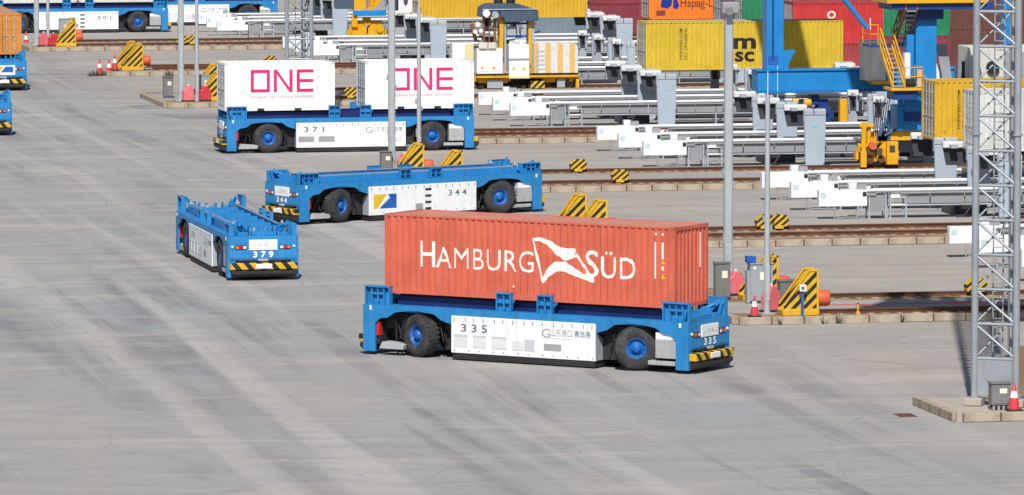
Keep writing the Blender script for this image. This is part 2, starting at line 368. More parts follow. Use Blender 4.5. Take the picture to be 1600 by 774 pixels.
for key, (x0, yk, yl, yu) in CORR.items():
    p = MB().box(x0 + .02, 175, yk + .14, yu + .7, 0, .292).build('rail_platform', BALLAST); tag(p, kind='structure')
    mid = MB().box(x0 + .1, 175, yl + .95, yu - .95, .29, .299).build('paving_strip', GROUND, p)
    for i in range(26):
        put('kerb_stone', kerb_me, p, (x0 + i * 1.29 + random.uniform(-.01, .01), yk + random.uniform(-.015, .015), random.uniform(-.012, .008)))
    end = MB().box(x0 + 26 * 1.29, 175, yk - .13, yk + .139, 0, .295).build('kerb_run', KERB, p)
    for k in range(int((yu - yk) / 1.3)):
        put('kerb_stone', kerb_me, p, (x0 - .10, yk + .25 + k * 1.29, 0), (0, 0, math.pi / 2))
    for y in (yl, yu):
        r = put('crane_rail', RAILM, p, (x0 + 3.0, y, .29)); c = put('rail_chairs', CHAIRM, p, (x0 + 3.0, y, .292)); c['kind'] = 'stuff'; c = put('mortar_pads', PADM, p, (x0 + 3.0, y, .294)); c['kind'] = 'stuff'
# red cable laid between the rails of the nearest corridor
tag(MB().bar((13.4, 15.3, .31), (75, 15.1, .31), .05, .03).build('power_cable', REDC), 'thin red cable laid along the ground between the two nearest rails', 'cable')

# ------------------------------------------------------------------ shipping containers
PITCH = .278
def corr_off(x, ph=0.):
    t = ((x - ph) / PITCH) % 1.0
    if t < .34: return 0.
    if t < .46: return .042 * (t - .34) / .12
    if t < .84: return .042
    return .042 * (1 - (t - .84) / .16)
def corr_breaks(x0, x1, ph=0.):
    k0 = math.floor((x0 - ph) / PITCH); r = [x0]
    k = k0
    while True:
        done = True
        for t in (0, .34, .46, .84):
            x = ph + (k + t) * PITCH
            if x > x1: break
            if x > x0 + 1e-4: r.append(x)
            done = False
        if ph + k * PITCH > x1: break
        k += 1
    if x1 - r[-1] > 1e-4: r.append(x1)
    return r
def corr_panel(mb, a0, a1, z0, z1, plane, depth_dir, kind):
    """corrugated sheet; kind 'y': runs along x at y=plane; kind 'x': runs along y at x=plane; 'z': roof"""
    bs = corr_breaks(a0, a1); vs = []
    for b in bs:
        o = plane + depth_dir * corr_off(b)
        if kind == 'y': vs += [(b, o, z0), (b, o, z1)]
        elif kind == 'x': vs += [(o, b, z0), (o, b, z1)]
        else: vs += [(b, z0, o), (b, z1, o)]
    mb.add(vs, [(2 * i, 2 * i + 2, 2 * i + 3, 2 * i + 1) for i in range(len(bs) - 1)])
CMATS = {}
def cont_mat(name, col, dirt=(.20, .09, .05), amt=.35):
    return paint('container_' + name, col, .55, var=.12, dirt=dirt, dirt_amt=amt, chips=0. if 'white' in name else .6, dent=.5, bump=.5)
def wrap(me, y=-1.219):
    """press lettering into the corrugated side so that it follows every fold"""
    bm = bmesh.new(); bm.from_mesh(me); bmesh.ops.triangulate(bm, faces=bm.faces)
    xs = [v.co.x for v in bm.verts]
    for b in corr_breaks(min(xs), max(xs)):
        bmesh.ops.bisect_plane(bm, geom=bm.verts[:] + bm.edges[:] + bm.faces[:], plane_co=(b, 0, 0), plane_no=(1, 0, 0))
    for v in bm.verts: v.co.y += y + corr_off(v.co.x)
    bm.to_mesh(me); bm.free(); return me
def container(name, label, L, H, mat, loc, rz=0, group='shipping containers', doors='-x', smooth=False, doormat=None, roofmat=None, bare=False):
    t = thing(name, label, 'container', loc, rz, group); W2 = 1.219; h = L / 2
    k = (L, H, mat.name, smooth)
    dm = doormat or mat
    for sgn in (-1, 1):
        def side(sgn=sgn):
            m = MB()
            if smooth: m.box(-h + .14, h - .14, sgn * (W2 - .05), sgn * (W2 - .004), .15, H - .07)
            else: corr_panel(m, -h + .12, h - .12, .14, H - .06, sgn * W2, -sgn, 'y')
            return m.mesh('side_panel', mat)
        put('side_panel', cached(('side', sgn) + k, side), t)
        def brail():
            m = MB().box(-h + .12, h - .12, sgn * (W2 - .06), sgn * (W2 + .002), .0, .15)
            return m.mesh('bottom_rail', mat)
        put('bottom_rail', cached(('br', sgn) + k, brail), t)
        put('top_rail', cached(('tr', sgn) + k, lambda: MB().box(-h + .12, h - .12, sgn * (W2 - .06), sgn * (W2 + .004), H - .065, H - .002).mesh('top_rail', mat)), t)
        if not bare:
            for ex in (-1, 1):
                put('corner_post', cached(('cp', sgn, ex) + k, lambda: MB().box(ex * (h - .13), ex * h, sgn * (W2 - .15), sgn * (W2 + .003), .118, H - .118).mesh('corner_post', mat)), t)
    def castings():
        m = MB()
        for a in (-1, 1):
            for b in (-1, 1):
                for z in (0, H - .118): m.box(a * (h - .178), a * (h + .003), b * (W2 - .162), b * (W2 + .006), z - .001, z + .121)
        return m.mesh('corner_casting', paint('casting_' + mat.name, tuple(x * .8 for x in mat.get('col', (.2, .1, .08))), .6))
    put('corner_castings', cached(('cc',) + k, castings), t)
    put('roof', cached(('rf',) + k, lambda: (lambda m: (corr_panel(m, -h + .14, h - .14, -W2 + .06, W2 - .06, H - .012, -1, 'z'), m.mesh('roof', roofmat or mat))[1])(MB())), t)
    put('floor', cached(('fl',) + k, lambda: MB().box(-h + .12, h - .12, -W2 + .061, W2 - .061, .05, .148).mesh('floor', BLACK)), t)
    for ex in (-1, 1):
        isdoor = (doors == '-x') == (ex == -1)
        def hdr():
            m = MB()
            m.box(ex * (h - .10), ex * h, -W2 + .15, W2 - .15, H - .12, H - .003); m.box(ex * (h - .10), ex * h, -W2 + .15, W2 - .15, .001, .14)
            return m.mesh('end_frame', mat)
        put('end_frame', cached(('ef', ex) + k, hdr), t)
        if isdoor:
            for sd in (-1, 1):
                def door():
                    m = MB(); y0, y1 = (sd * .012, sd * 1.07)
                    m.box(ex * (h - .07), ex * (h - .025), min(y0, y1), max(y0, y1), .145, H - .125)
                    for zz in (.35, .95, 1.55, 2.1): m.box(ex * (h - .026), ex * (h - .008), min(sd * .09, sd * .98), max(sd * .09, sd * .98), zz, zz + .12)
                    return m.mesh('door', dm)
                dd = put('door', cached(('door', ex, sd, dm.name) + k, door), t)
                for q, yy in enumerate((.28, .78)):
                    def rod():
                        m = MB().tube((ex * (h + .015), sd * yy, .10), (ex * (h + .015), sd * yy, H - .08), .026, 6)
                        for zz in (.3, .9, 1.7, 2.3): m.box(min(ex * (h - .02), ex * (h + .03)), max(ex * (h - .02), ex * (h + .03)), sd * yy - .06, sd * yy + .06, zz, zz + .06)
                        m.box(min(ex * (h - .0), ex * (h + .05)), max(ex * (h - .0), ex * (h + .05)), sd * yy - .20, sd * yy + .03, 1.15, 1.19)
                        return m.mesh('locking_rod', TIN)
                    put('locking_rod', cached(('rod', ex, sd, q) + k, rod), dd)
        else:
            put('end_panel', cached(('ep', ex) + k, lambda: (lambda m: (corr_panel(m, -W2 + .15, W2 - .15, .14, H - .12, ex * (h - .02), -ex, 'x'), m.mesh('end_panel', mat))[1])(MB())), t)
    return t
def print_on(t, s, h, mat, x, z, w_=None, bold=0., flat=False, space=1., vertical=False, face='-y'):
    me = text_mesh(s, h, mat, w_, bold, .006, space).copy()
    if vertical:
        for v in me.vertices: v.co = (v.co.z, v.co.y, -v.co.x)
    for v in me.vertices: v.co.x += x; v.co.z += z
    if flat:
        for v in me.vertices: v.co.y += -1.219
    else: wrap(me)
    return put('lettering', me, t)
def print_poly(t, polys, mat, name='emblem', flat=False):
    m = MB()
    for p in polys: m.prism(p, -.006, .0, 'y')
    me = m.mesh(name, mat)
    bm = bmesh.new(); bm.from_mesh(me); bmesh.ops.triangulate(bm, faces=bm.faces); bm.to_mesh(me); bm.free()
    if flat:
        for v in me.vertices: v.co.y -= 1.219
    else: wrap(me)
    return put(name, me, t)

# ------------------------------------------------------------------ automated guided vehicles
AL, AW, WB, WR, DECK = 6.84, 1.5, 4.54, .80, 1.86
def side_plate_mesh(sgn):
    """outer blue side: band above the panel, arches over the wheels, posts at both ends"""
    top = [(-AL, DECK), (AL, DECK)]
    r = [(AL, .14), (AL - .52, .14), (AL - .52, 1.18), (AL - .72, 1.36), (AL - 1.05, 1.40), (AL - 1.35, 1.60), (AL - 1.9, 1.68), (WB - .1, 1.70), (WB - .75, 1.62), (WB - 1.05, 1.42), (WB - 1.25, 1.36), (3.07, 1.30), (3.07, 1.625)]
    l = [(-a, b) for a, b in reversed(r)]
    poly = [(-AL, DECK), (AL, DECK)] + r + l
    m = MB(); y0, y1 = sgn * (AW - .09), sgn * AW
    # convex-safe: triangulate after
    m.prism(poly, y0, y1, 'y')
    me = m.mesh('side_frame', BLUE)
    bm = bmesh.new(); bm.from_mesh(me); bmesh.ops.triangulate(bm, faces=[f for f in bm.faces if len(f.verts) > 4]); bm.to_mesh(me); bm.free()
    return me
def tyre_mesh():
    m = MB(); w_ = .30
    m.lathe([(.37, -w_ + .05), (.47, -w_), (.70, -w_ + .01), (.775, -w_ + .07), (WR, -w_ + .14), (WR, w_ - .14), (.775, w_ - .07), (.70, w_ - .01), (.47, w_), (.37, w_ - .05), (.37, -w_ + .05)], 'y', 36)
    for i in range(30):
        for sd in (-1, 1):
            t = 2 * math.pi * (i + (.5 if sd > 0 else 0)) / 30; c, s_ = math.cos(t), math.sin(t); c2, s2 = math.cos(t + .10), math.sin(t + .10)
            ys = sorted((sd * .03, sd * .25)); R1 = WR - .01; R2 = WR + .012
            m.add([(R1 * c, ys[0], R1 * s_), (R1 * c2, ys[0], R1 * s2), (R1 * c2, ys[1], R1 * s2), (R1 * c, ys[1], R1 * s_),
                   (R2 * c, ys[0], R2 * s_), (R2 * c2, ys[0], R2 * s2), (R2 * c2, ys[1], R2 * s2), (R2 * c, ys[1], R2 * s_)],
                  [(4, 5, 6, 7), (0, 1, 5, 4), (1, 2, 6, 5), (2, 3, 7, 6), (3, 0, 4, 7)])
    return m.mesh('tyre', TYRE)
def rim_mesh():
    m = MB()
    m.lathe([(.385, -.27), (.37, -.30), (.345, -.29), (.31, -.17), (.245, -.14), (.235, -.20), (.16, -.205), (.155, -.27), (.11, -.30), (.002, -.30)], 'y', 28)
    m.lathe([(.385, .27), (.36, .29), (.30, .18), (.002, .18)], 'y', 28)
    for i in range(10):
        t = 2 * math.pi * i / 10; m.tube((.275 * math.cos(t), -.17, .275 * math.sin(t)), (.275 * math.cos(t), -.22, .275 * math.sin(t)), .022, 6)
    return m.mesh('rim', RIM)
def guide_mesh(w_, big):
    """upright ribbed container guide, back plate towards +y (inner side), open ribs outwards"""
    m = MB(); h = .68
    m.box(0, w_, .10, .15, 0, h)
    n = 5 if big else 3
    for i in range(n):
        x = i * (w_ - .045) / (n - 1); m.prism([(x, 0), (x + .045, 0), (x + .045, h - .05), (x, h - .05)], -.05 if i in (0, n - 1) else -.01, .10, 'y')
    m.box(0, w_, -.06, .15, h - .05, h)
    m.box(.02, w_ - .02, -.02, .10, .30, .34) if not big else m.box(w_ * .25, w_ * .75, -.03, .10, .36, .40)
    m.tube((w_ * .5, .02, .08), (w_ * .5, .02, .34), .045, 8)
    return m.mesh('container_guide', BLUE, 0)
def end_nose_mesh():
    """front plate of the vehicle at x=AL: upper face, recess lip, lower apron"""
    m = MB(); y = AW - .10
    m.prism([(AL - .14, .86), (AL + .02, .86), (AL + .04, .95), (AL - .03, DECK - .01), (AL - .14, DECK - .01)], -y, y, 'y')
    m.box(AL - .30, AL - .16, -y, y, .35, .86)
    m.prism([(-y + .3, .86), (-y + .65, .74), (y - .65, .74), (y - .3, .86)], AL - .16, AL - .06, 'x')
    for s_ in (-1, 1):
        m.box(AL - .30, AL - .01, s_ * (AW - .34), s_ * (AW - .085), .14, .86)
    return m.mesh('end_face', BLUE)
def ladder_beam_mesh(sgn, loaded):
    y = sgn * (.88 if loaded else 1.04); m = MB()
    m.box(-5.65, 5.65, y - .09, y + .09, DECK, 2.18); m.m = 1; m.box(-5.65, 5.65, y - sgn * .13, y - sgn * .05, 2.18, 2.22) if sgn > 0 else m.box(-5.65, 5.65, y + .05, y + .13, 2.18, 2.22)
    return m.mesh('support_beam', [BLUE_SHADE, BLUE_SHADE] if loaded else [BLUE, VENTM])
def cross_mesh():
    return MB().box(-.13, .13, -.93, .93, 1.93, 2.12).mesh('cross_member', BLUE)
def gear_mesh():
    """lashing arms, hydraulic blocks and twistlock carriers packed on the end of the deck"""
    m = MB(); rnd = random.Random(11)
    m.box(5.72, 6.70, -.45, .45, DECK, 2.02)
    m.prism([(5.8, DECK), (6.7, DECK), (6.62, 2.20), (6.30, 2.26), (6.1, 2.06)], -.55, -.48, 'y'); m.prism([(5.8, DECK), (6.7, DECK), (6.62, 2.20), (6.30, 2.26), (6.1, 2.06)], .48, .55, 'y')
    for s_ in (-1, 1):
        m.tube((6.0, s_ * .62, 2.0), (6.55, s_ * .95, 2.32), .07, 8); m.tube((6.0, s_ * .85, 1.95), (6.0, s_ * .85, 2.32), .09, 8)
        m.bar((6.2, s_ * .70, 1.95), (6.62, s_ * 1.12, 2.42), .10, .16); m.box(6.40, 6.72, s_ * .62, s_ * 1.05, DECK, 2.0)
        m.tube((6.5, s_ * .2, 2.02), (6.5, s_ * .2, 2.2), .06, 8)
        m.bar((6.60, s_ * 1.18, DECK), (6.74, s_ * 1.18, 2.34), .20, .10)
    return m.mesh('lashing_gear', BLUE)
def deck_gear():
    m = MB(); rnd = random.Random(3)
    for x in (-4.1, -2.5, -.85, .85, 2.5, 4.1):
        for k in range(3):
            y = rnd.uniform(-.7, .5); w_ = rnd.uniform(.15, .4); m.box(x - w_, x + w_, y, y + rnd.uniform(.12, .3), DECK - .01, DECK + rnd.uniform(.06, .2))
    for s_ in (-1, 1):
        for x in (-.9, .9): m.tube((x, s_ * 1.2, DECK), (x, s_ * 1.2, DECK + .42), .05, 8); m.bar((x, s_ * 1.2, DECK + .05), (x + .35, s_ * 1.2, DECK + .40), .08, .08)
        m.tube((-5.5, s_ * .3, DECK + .06), (5.5, s_ * .3, DECK + .06), .035, 6)
    return m.mesh('deck_gear', BLUE)
def steel_bits_mesh():
    m = MB()
    for s_ in (-1, 1):
        m.tube((5.60, s_ * 1.02, 2.24), (5.60, s_ * 1.02, 2.40), .055, 8); m.box(5.50, 5.70, s_ * 1.02 - .1, s_ * 1.02 + .1, 2.24, 2.29)
        m.tube((6.15, s_ * .72, 2.05), (6.40, s_ * .88, 2.22), .03, 6); m.box(5.95, 6.12, s_ * .25 - .06, s_ * .25 + .06, 2.02, 2.14)
        m.tube((6.25, s_ * 1.1, 1.95), (6.25, s_ * 1.1, 2.3), .03, 6)
    return m.mesh('twistlock', TIN)
def agv(num, label, loc, rz, steer=(0, 0), style='A', plate='sign', gh=(1, 1, 1), loaded=True):
    t = thing('automated_vehicle', label, 'automated vehicle', loc, rz, 'driverless container vehicles')
    C = cached
    for sgn in (-1, 1):
        put('side_frame', C(('sf', sgn), lambda: side_plate_mesh(sgn)), t)
        pn = put('side_panel', C(('sp', sgn), lambda: MB().box(-3.03, 3.03, sgn * (AW - .10), sgn * (AW + .035), .27, 1.62).mesh('side_panel', WHITE, .012)), t)
        def bolts():
            m = MB()
            for i in range(15):
                x = -2.9 + i * .414 + (.06 if i % 3 == 1 else 0); m.box(x - .018, x + .018, sgn * (AW + .034), sgn * (AW + .045), 1.42, 1.57)
            for i in range(12):
                x = -2.88 + i * .52 + (.09 if i % 2 else 0); m.tube((x, sgn * (AW + .03), .37), (x, sgn * (AW + .045), .37), .03, 6)
            return m.mesh('panel_fastener', TXT_G)
        b = put('panel_fastener', C(('bo', sgn), bolts), pn); b['kind'] = 'stuff'
        fc = '-y' if sgn < 0 else '+y'; Y = sgn * (AW + .036); fx = -sgn   # screen-left = -x on the -y side
        def hatch(xa, xb, z0, z1, mat, d=.012, nm='hatch'):
            a, c = sorted((fx * xa, fx * xb))
            put(nm, C((nm, sgn, xa, xb, z0, z1, mat.name), lambda: MB().box(a, c, *sorted((Y - sgn * .01, Y + sgn * d)), z0, z1).mesh(nm, mat)), pn)
        if style == 'A':
            letter('number_lettering', text_mesh(' '.join(num), .29, TXT_N, 1.10, .012), pn, (fx * -2.05, Y, 1.06), fc)
            for xa, xb in ((-2.90, -2.34), (-2.10, -1.54), (-1.28, -.70)):
                hatch(xa, xb, .50, .86, PRINT_L); hatch(xa, xb, .86, .95, PRINT_G)
            hatch(-.45, .05, .50, .84, PRINT_L); hatch(.08, .50, .50, .92, PRINT_G); hatch(.90, 1.62, .56, .80, VENTM)
            letter('logo_lettering', text_mesh('G', .34, TXT_G, .36), pn, (fx * .98, Y, 1.02), fc)
            letter('logo_lettering', text_mesh('山东港口', .22, TXT_G, .88), pn, (fx * 1.62, Y, 1.10), fc)
            letter('logo_lettering', text_mesh('青岛港', .18, TXT_N, .66, .006), pn, (fx * 2.50, Y, 1.12), fc)
            hatch(1.15, 2.05, 1.00, 1.02, PRINT_G, .006, 'underline')
        elif style == 'C':
            letter('number_lettering', text_mesh(' '.join(num), .29, TXT_N, 1.10, .012), pn, (fx * -2.05, Y, 1.12), fc)
            hatch(-2.92, -2.05, .58, .88, VENTM); hatch(-1.80, -.92, .58, .88, VENTM); hatch(1.9, 2.8, .58, .80, PRINT_L)
            letter('logo_lettering', text_mesh('G', .34, TXT_G, .36), pn, (fx * .98, Y, 1.02), fc)
            letter('logo_lettering', text_mesh('山东港口', .22, TXT_G, .88), pn, (fx * 1.62, Y, 1.10), fc)
            letter('logo_lettering', text_mesh('青岛港', .18, TXT_N, .66, .006), pn, (fx * 2.50, Y, 1.12), fc)
        else:
            letter('number_lettering', text_mesh(' '.join(num), .28, TXT_N, 1.02, .008), pn, (fx * 1.95, Y, 1.02), fc)
            for z in (.42, .72, 1.02, 1.32): hatch(.12, .46, z, z + .10, BLACK, .014, 'vent_slot')
            hatch(-.42, -.02, .42, .72, VENTM)
            if style == 'B':
                def emb(polys, mat):
                    m = MB()
                    for p in polys: m.prism([(fx * a, z) for a, z in p], Y - sgn * .001, Y + sgn * .008, 'y')
                    return m.mesh('emblem', mat)
                put('emblem', emb([[(-2.78, .58), (-2.60, .58), (-2.05, 1.24), (-2.78, 1.24)]], LOGO_Y), pn)
                put('emblem', emb([[(-2.46, .58), (-1.50, .58), (-1.50, 1.24), (-1.98, 1.24), (-1.90, 1.10)]], LOGO_B), pn)
                put('emblem', emb([[(-2.36, .72), (-2.28, .64), (-1.86, 1.06), (-1.94, 1.14)]], WHITE), pn)
        # wheels
        for wx, st in ((-WB, steer[0]), (WB, steer[1])):
            ax = put('wheel', C('hub', lambda: MB().tube((0, .05, 0), (0, .34, 0), .20, 12).mesh('wheel', BLACK)), t, (wx, sgn * (AW - .33), WR + .01), (0, 0, st + (0 if sgn < 0 else math.pi)))
            put('tyre', C('tyre', tyre_mesh), ax); put('rim', C('rim', rim_mesh), ax, (0, .05, 0))
        # guides
        gb = C('gb', lambda: guide_mesh(1.08, True)); gs = C('gs', lambda: guide_mesh(.62, False))
        rot = 0 if sgn < 0 else math.pi
        for x, gm, w_ in ((-AL + .03, gb, 1.08), (AL - 1.11, gb, 1.08), (-1.20, gs, .62), (.52, gs, .62)):
            gd = put('container_guide', gm, t, (x if sgn < 0 else x + w_, sgn * (AW - .12), DECK), (0, 0, rot))
            gd.scale = (1, 1, gh[0] if x < -3 else gh[1] if x > 3 else gh[2])
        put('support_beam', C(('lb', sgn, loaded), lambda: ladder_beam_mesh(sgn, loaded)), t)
        # boxes tucked into the arches
        put('control_cabinet', C(('cc1', sgn), lambda: (lambda m: (m.box(5.45, 6.30, sgn * (AW - .45), sgn * (AW - .06), .52, 1.18), setattr(m, 'm', 1), m.box(5.46, 6.31, sgn * (AW - .46), sgn * (AW - .055), 1.18, 1.44), m.mesh('control_cabinet', [STEPG, WHITE], .01))[-1])(MB())), t)
        put('side_step', C(('ss', sgn), lambda: MB().box(5.15, 6.25, sgn * (AW - .50), sgn * (AW - .04), .26, .42).mesh('side_step', STEPG, .02)), t)
        put('side_step', C(('ss2', sgn), lambda: MB().prism([(-6.2, .24), (-5.15, .24), (-5.10, .44), (-6.05, .50)], sgn * (AW - .60), sgn * (AW - .05), 'y').mesh('side_step', STEPG, .015)), t)
        put('side_reflector', C(('sr', sgn), lambda: MB().box(-6.31, -6.19, sgn * (AW - .30), sgn * (AW - .08), .72, 1.22).mesh('side_reflector', LAMP_R)), t)
        put('corner_lamp', C(('cl', sgn), lambda: (lambda m: ([m.box(a - .045, a + .045, *sorted((sgn * (AW - .01), sgn * (AW + .02))), 1.66, 1.82) for a in (-6.5, 6.5)], m.mesh('corner_lamp', LAMP_W))[-1])(MB())), t)
    put('deck_gear', C('dg', deck_gear), t)['kind'] = 'stuff'
    for i, x in enumerate((-4.9, -3.3, -1.7, 0, 1.7, 3.3, 4.9)):
        put('cross_member', C('cm', cross_mesh), t, (x, 0, 0))
    def under():
        m = MB(); m.box(-3.0, 3.0, -1.10, 1.10, .28, 1.5); m.box(-2.98, 2.98, -1.50, 1.50, .05, .275); m.box(-6.3, 6.3, -.55, .55, .45, 1.45)
        for s_ in (-1, 1):
            m.box(-6.3, -3.1, s_ * .56, s_ * .95, .95, 1.5); m.box(3.1, 6.3, s_ * .56, s_ * .95, .95, 1.5)
            for x in (-WB, WB):
                m.tube((x, s_ * .4, WR), (x, s_ * 1.2, WR), .22, 10)
            for x in (-5.75, -5.3, 5.5):
                m.tube((x, s_ * .9, .55), (x + .15, s_ * 1.2, 1.35), .05, 6); m.tube((x + .3, s_ * 1.0, .6), (x + .1, s_ * 1.1, 1.4), .04, 6)
            m.box(-6.45, -6.2, s_ * .6, s_ * 1.36, .40, 1.0)
        rnd = random.Random(6)
        for s_ in (-1, 1):
            for k in range(14):
                x = rnd.choice((-5.9, -5.5, 5.0, 5.6, -3.6, 3.5)) + rnd.uniform(-.2, .2); y = s_ * rnd.uniform(.9, 1.3); m.tube((x, y, rnd.uniform(.5, .8)), (x + rnd.uniform(-.3, .3), y + rnd.uniform(-.1, .1), rnd.uniform(1.1, 1.5)), .03, 5)
        for s_ in (-1, 1): m.box(-s_ * 3.0, -s_ * 3.6, -1.0, 1.0, .30, 1.3)
        return m.mesh('undercarriage', BLACK)
    put('undercarriage', C('un', under), t)
    for sgn in (-1, 1):
        put('battery_cover', C(('bc', sgn), lambda: MB().prism([(sgn * 1.495, .285), (sgn * .72, .285), (sgn * .66, .55), (sgn * .95, 1.0), (sgn * 1.38, 1.30), (sgn * 1.495, 1.5)], -3.035, 3.035, 'x').mesh('battery_cover', RACKG)), t)
    put('deck', C('dk', lambda: (lambda m: (m.box(-AL + .14, AL - .14, -AW + .09, AW - .09, 1.63, DECK - .006), m.mesh('deck', BLUE))[-1])(MB())), t)
    for ex in (-1, 1):
        rot = (0, 0, 0 if ex > 0 else math.pi); e = put('end_face', C('en', end_nose_mesh), t, (0, 0, 0), rot)
        put('lashing_gear', C('lg', gear_mesh), t, (0, 0, 0), rot)
        put('twistlock', C('tl', steel_bits_mesh), t, (0, 0, 0), rot)
        def bump_m():
            m = MB(); m.prism([(-1.34, .52), (-1.42, .46), (-1.42, .74), (1.42, .74), (1.42, .46), (1.34, .52)][::1], AL + .0, AL + .16, 'x'); return m
        bpr = put('bumper', C('bu', lambda: MB().box(AL - .20, AL + .26, -1.42, 1.42, .46, .74).mesh('bumper', STR_YZ, .03)), t, (0, 0, 0), rot)
        put('number_plate', C('np', lambda: MB().box(AL + .25, AL + .29, -.34, .34, .50, .71).mesh('number_plate', WHITE, .02)), bpr)
        put('bumper_guard', C('bg', lambda: MB().prism([(AL - .3, .16), (AL + .10, .16), (AL + .24, .28), (AL + .24, .42), (AL - .3, .42)], -1.36, 1.36, 'y').mesh('bumper_guard', BLACK, .02)), bpr)
        put('lip_shade_strip', C('ai', lambda: MB().prism([(-1.15, .86), (1.15, .86), (.9, .79), (-.9, .79)], AL + .0, AL + .055, 'x').mesh('lip_shade_strip', BLACK)), e)  # black strip painted in as the shade along the recess lip
        put('tow_hook', C('th', lambda: MB().box(AL - .05, AL + .08, -.22, .22, .80, .90).mesh('tow_hook', TIN, .02)), e)
        if plate == 'sign':
            put('front_sign', C('fs', lambda: MB().box(AL - .01, AL + .055, -.60, .60, 1.26, 1.70).mesh('front_sign', WHITE, .01)), e)
            letter('sign_lettering', text_mesh('山东港口', .12, PRINT_G, .9), e, (AL + .057, 0, 1.42), '+x')
            letter('number_lettering', text_mesh(' '.join(num), .25, TXT_W, .86, .03), e, (AL + .045, 0, .97), '+x')
        else:
            put('front_sign', C('fs2', lambda: MB().box(AL - .01, AL + .055, -.75, .75, 1.0, 1.62).mesh('front_sign', WHITE, .01)), e)
            put('emblem', C('e1', lambda: MB().prism([(-.62, 1.18), (-.30, 1.18), (.02, 1.54), (-.62, 1.54)], AL + .05, AL + .062, 'x').mesh('emblem', LOGO_Y)), e)
            put('emblem', C('e2', lambda: MB().prism([(-.16, 1.18), (.62, 1.18), (.62, 1.54), (.14, 1.54)], AL + .05, AL + .062, 'x').mesh('emblem', LOGO_B)), e)
        for s_ in (-1, 1):
            hl = put('headlight', C(('hl', s_), lambda: MB().box(AL + .0, AL + .05, s_ * .93 - .24, s_ * .93 + .24, 1.30, 1.47).mesh('headlight', BLACK, .02)), e)
            put('lens', C(('ln', s_), lambda: (lambda m: ([(setattr(m, 'm', i), m.box(AL + .045, AL + .062, s_ * .93 + yy - .062, s_ * .93 + yy + .062, 1.33, 1.44)) for i, yy in enumerate((-.15, 0, .15))], m.mesh('lens', [LAMP_W, LAMP_R, LAMP_O] if s_ > 0 else [LAMP_O, LAMP_R, LAMP_W]))[-1])(MB())), hl)
            put('marker_lamp', C(('ml', s_), lambda: MB().tube((AL + .0, s_ * 1.30, 1.42), (AL + .06, s_ * 1.30, 1.42), .05, 10).mesh('marker_lamp', LAMP_W)), e)
    # yellow wand on the corners of the bumper
    return t
A335 = agv('335', 'blue driverless vehicle 335 in the foreground carrying the large red container', (0.0, 0.06, 0), R(-42.5), (R(-21), R(25)), 'A')
A379 = agv('379', 'empty blue driverless vehicle 379 seen head-on, driving towards the viewer', (-5.03, 40.42, 0), R(-89.3), (0, 0), 'A', gh=(1, .7, .75), loaded=False)
A344 = agv('344', 'empty blue driverless vehicle 344 with yellow and blue emblem, behind the red container', (6.82, 64.76, 0), R(23.3), (R(20), R(-14)), 'B', gh=(.75, .72, .72), loaded=False)
A371 = agv('371', 'blue driverless vehicle 371 carrying two white containers', (11.78, 109.34, 0), R(1.3), (0, R(4)), 'C')
A361 = agv('301', 'blue driverless vehicle 301 at the far upper left beside the rail end', (13.8, 239.8, 0), R(0.6), (0, 0), 'D')
A362 = agv('', 'farthest blue driverless vehicle, half hidden behind white rack panels', (23.8, 249.5, 0), R(0.6), (0, 0), 'A')
A4 = agv('', 'blue driverless vehicle cut by the left edge carrying an orange container', (-.25, 173.6, 0), R(-90), (0, 0), 'A', plate='emblem')
A5 = agv('', 'empty blue driverless vehicle cut by the left edge, nearer of the two there', (-6.15, 131.6, 0), R(-90), (0, 0), 'A', loaded=False)

# ---- containers on vehicles
BASE = 2.29
HSR = cont_mat('hamburg_red', (.585, .120, .070), dirt=(.30, .11, .07), amt=.65); HSR['col'] = (.5, .12, .08)
HSROOF = cont_mat('hamburg_roof', (.50, .21, .16), dirt=(.34, .22, .18), amt=.6)
def on(agvo, dx):
    a = agvo.rotation_euler.z; return (agvo.location.x + dx * math.cos(a), agvo.location.y + dx * math.sin(a), BASE)
HS = container('shipping_container', 'long faded red container lettered HAMBURG SÜD riding on vehicle 335', 12.192, 2.896, HSR, on(A335, .02), R(-42.5), roofmat=HSROOF)
print_on(HS, 'H', .98, TXT_W, -4.26, 1.03, .62, .004)
print_on(HS, 'AMBURG', .80, TXT_W, -1.83, 1.02, 4.12, -.003, space=1.06)
print_on(HS, 'S', 1.0, TXT_W, 2.67, .97, .54, .006)
print_on(HS, 'ÜD', .80, TXT_W, 3.77, .97, 1.42, .006, space=1.06)
def hs(u, v):                       # drawing units of the flag emblem to metres on the side
    return ((u - 603) / 452 * 12.19 - 6.096, 2.9 - (v - (337.7 + .0597 * (u - 603))) / 122.3 * 2.9)
def seg(a, b, w_):
    ax, az = hs(*a); bx, bz = hs(*b); L = math.hypot(bx - ax, bz - az); nx, nz = -(bz - az) / L * w_ / 2, (bx - ax) / L * w_ / 2
    return [(ax + nx, az + nz), (bx + nx, bz + nz), (bx - nx, bz - nz), (ax - nx, az - nz)]
polys = [seg((837, 380), (852, 444), .085), seg((902, 401), (932, 445), .085)]
topc = [(836, 380), (848, 380), (862, 386), (874, 397), (888, 404), (904, 401)]; topw = [.10, .14, .20, .30, .46, .30]
botc = [(852, 446), (860, 432), (872, 422), (886, 422), (902, 431), (932, 446)]; botw = [.08, .26, .36, .36, .26, .09]
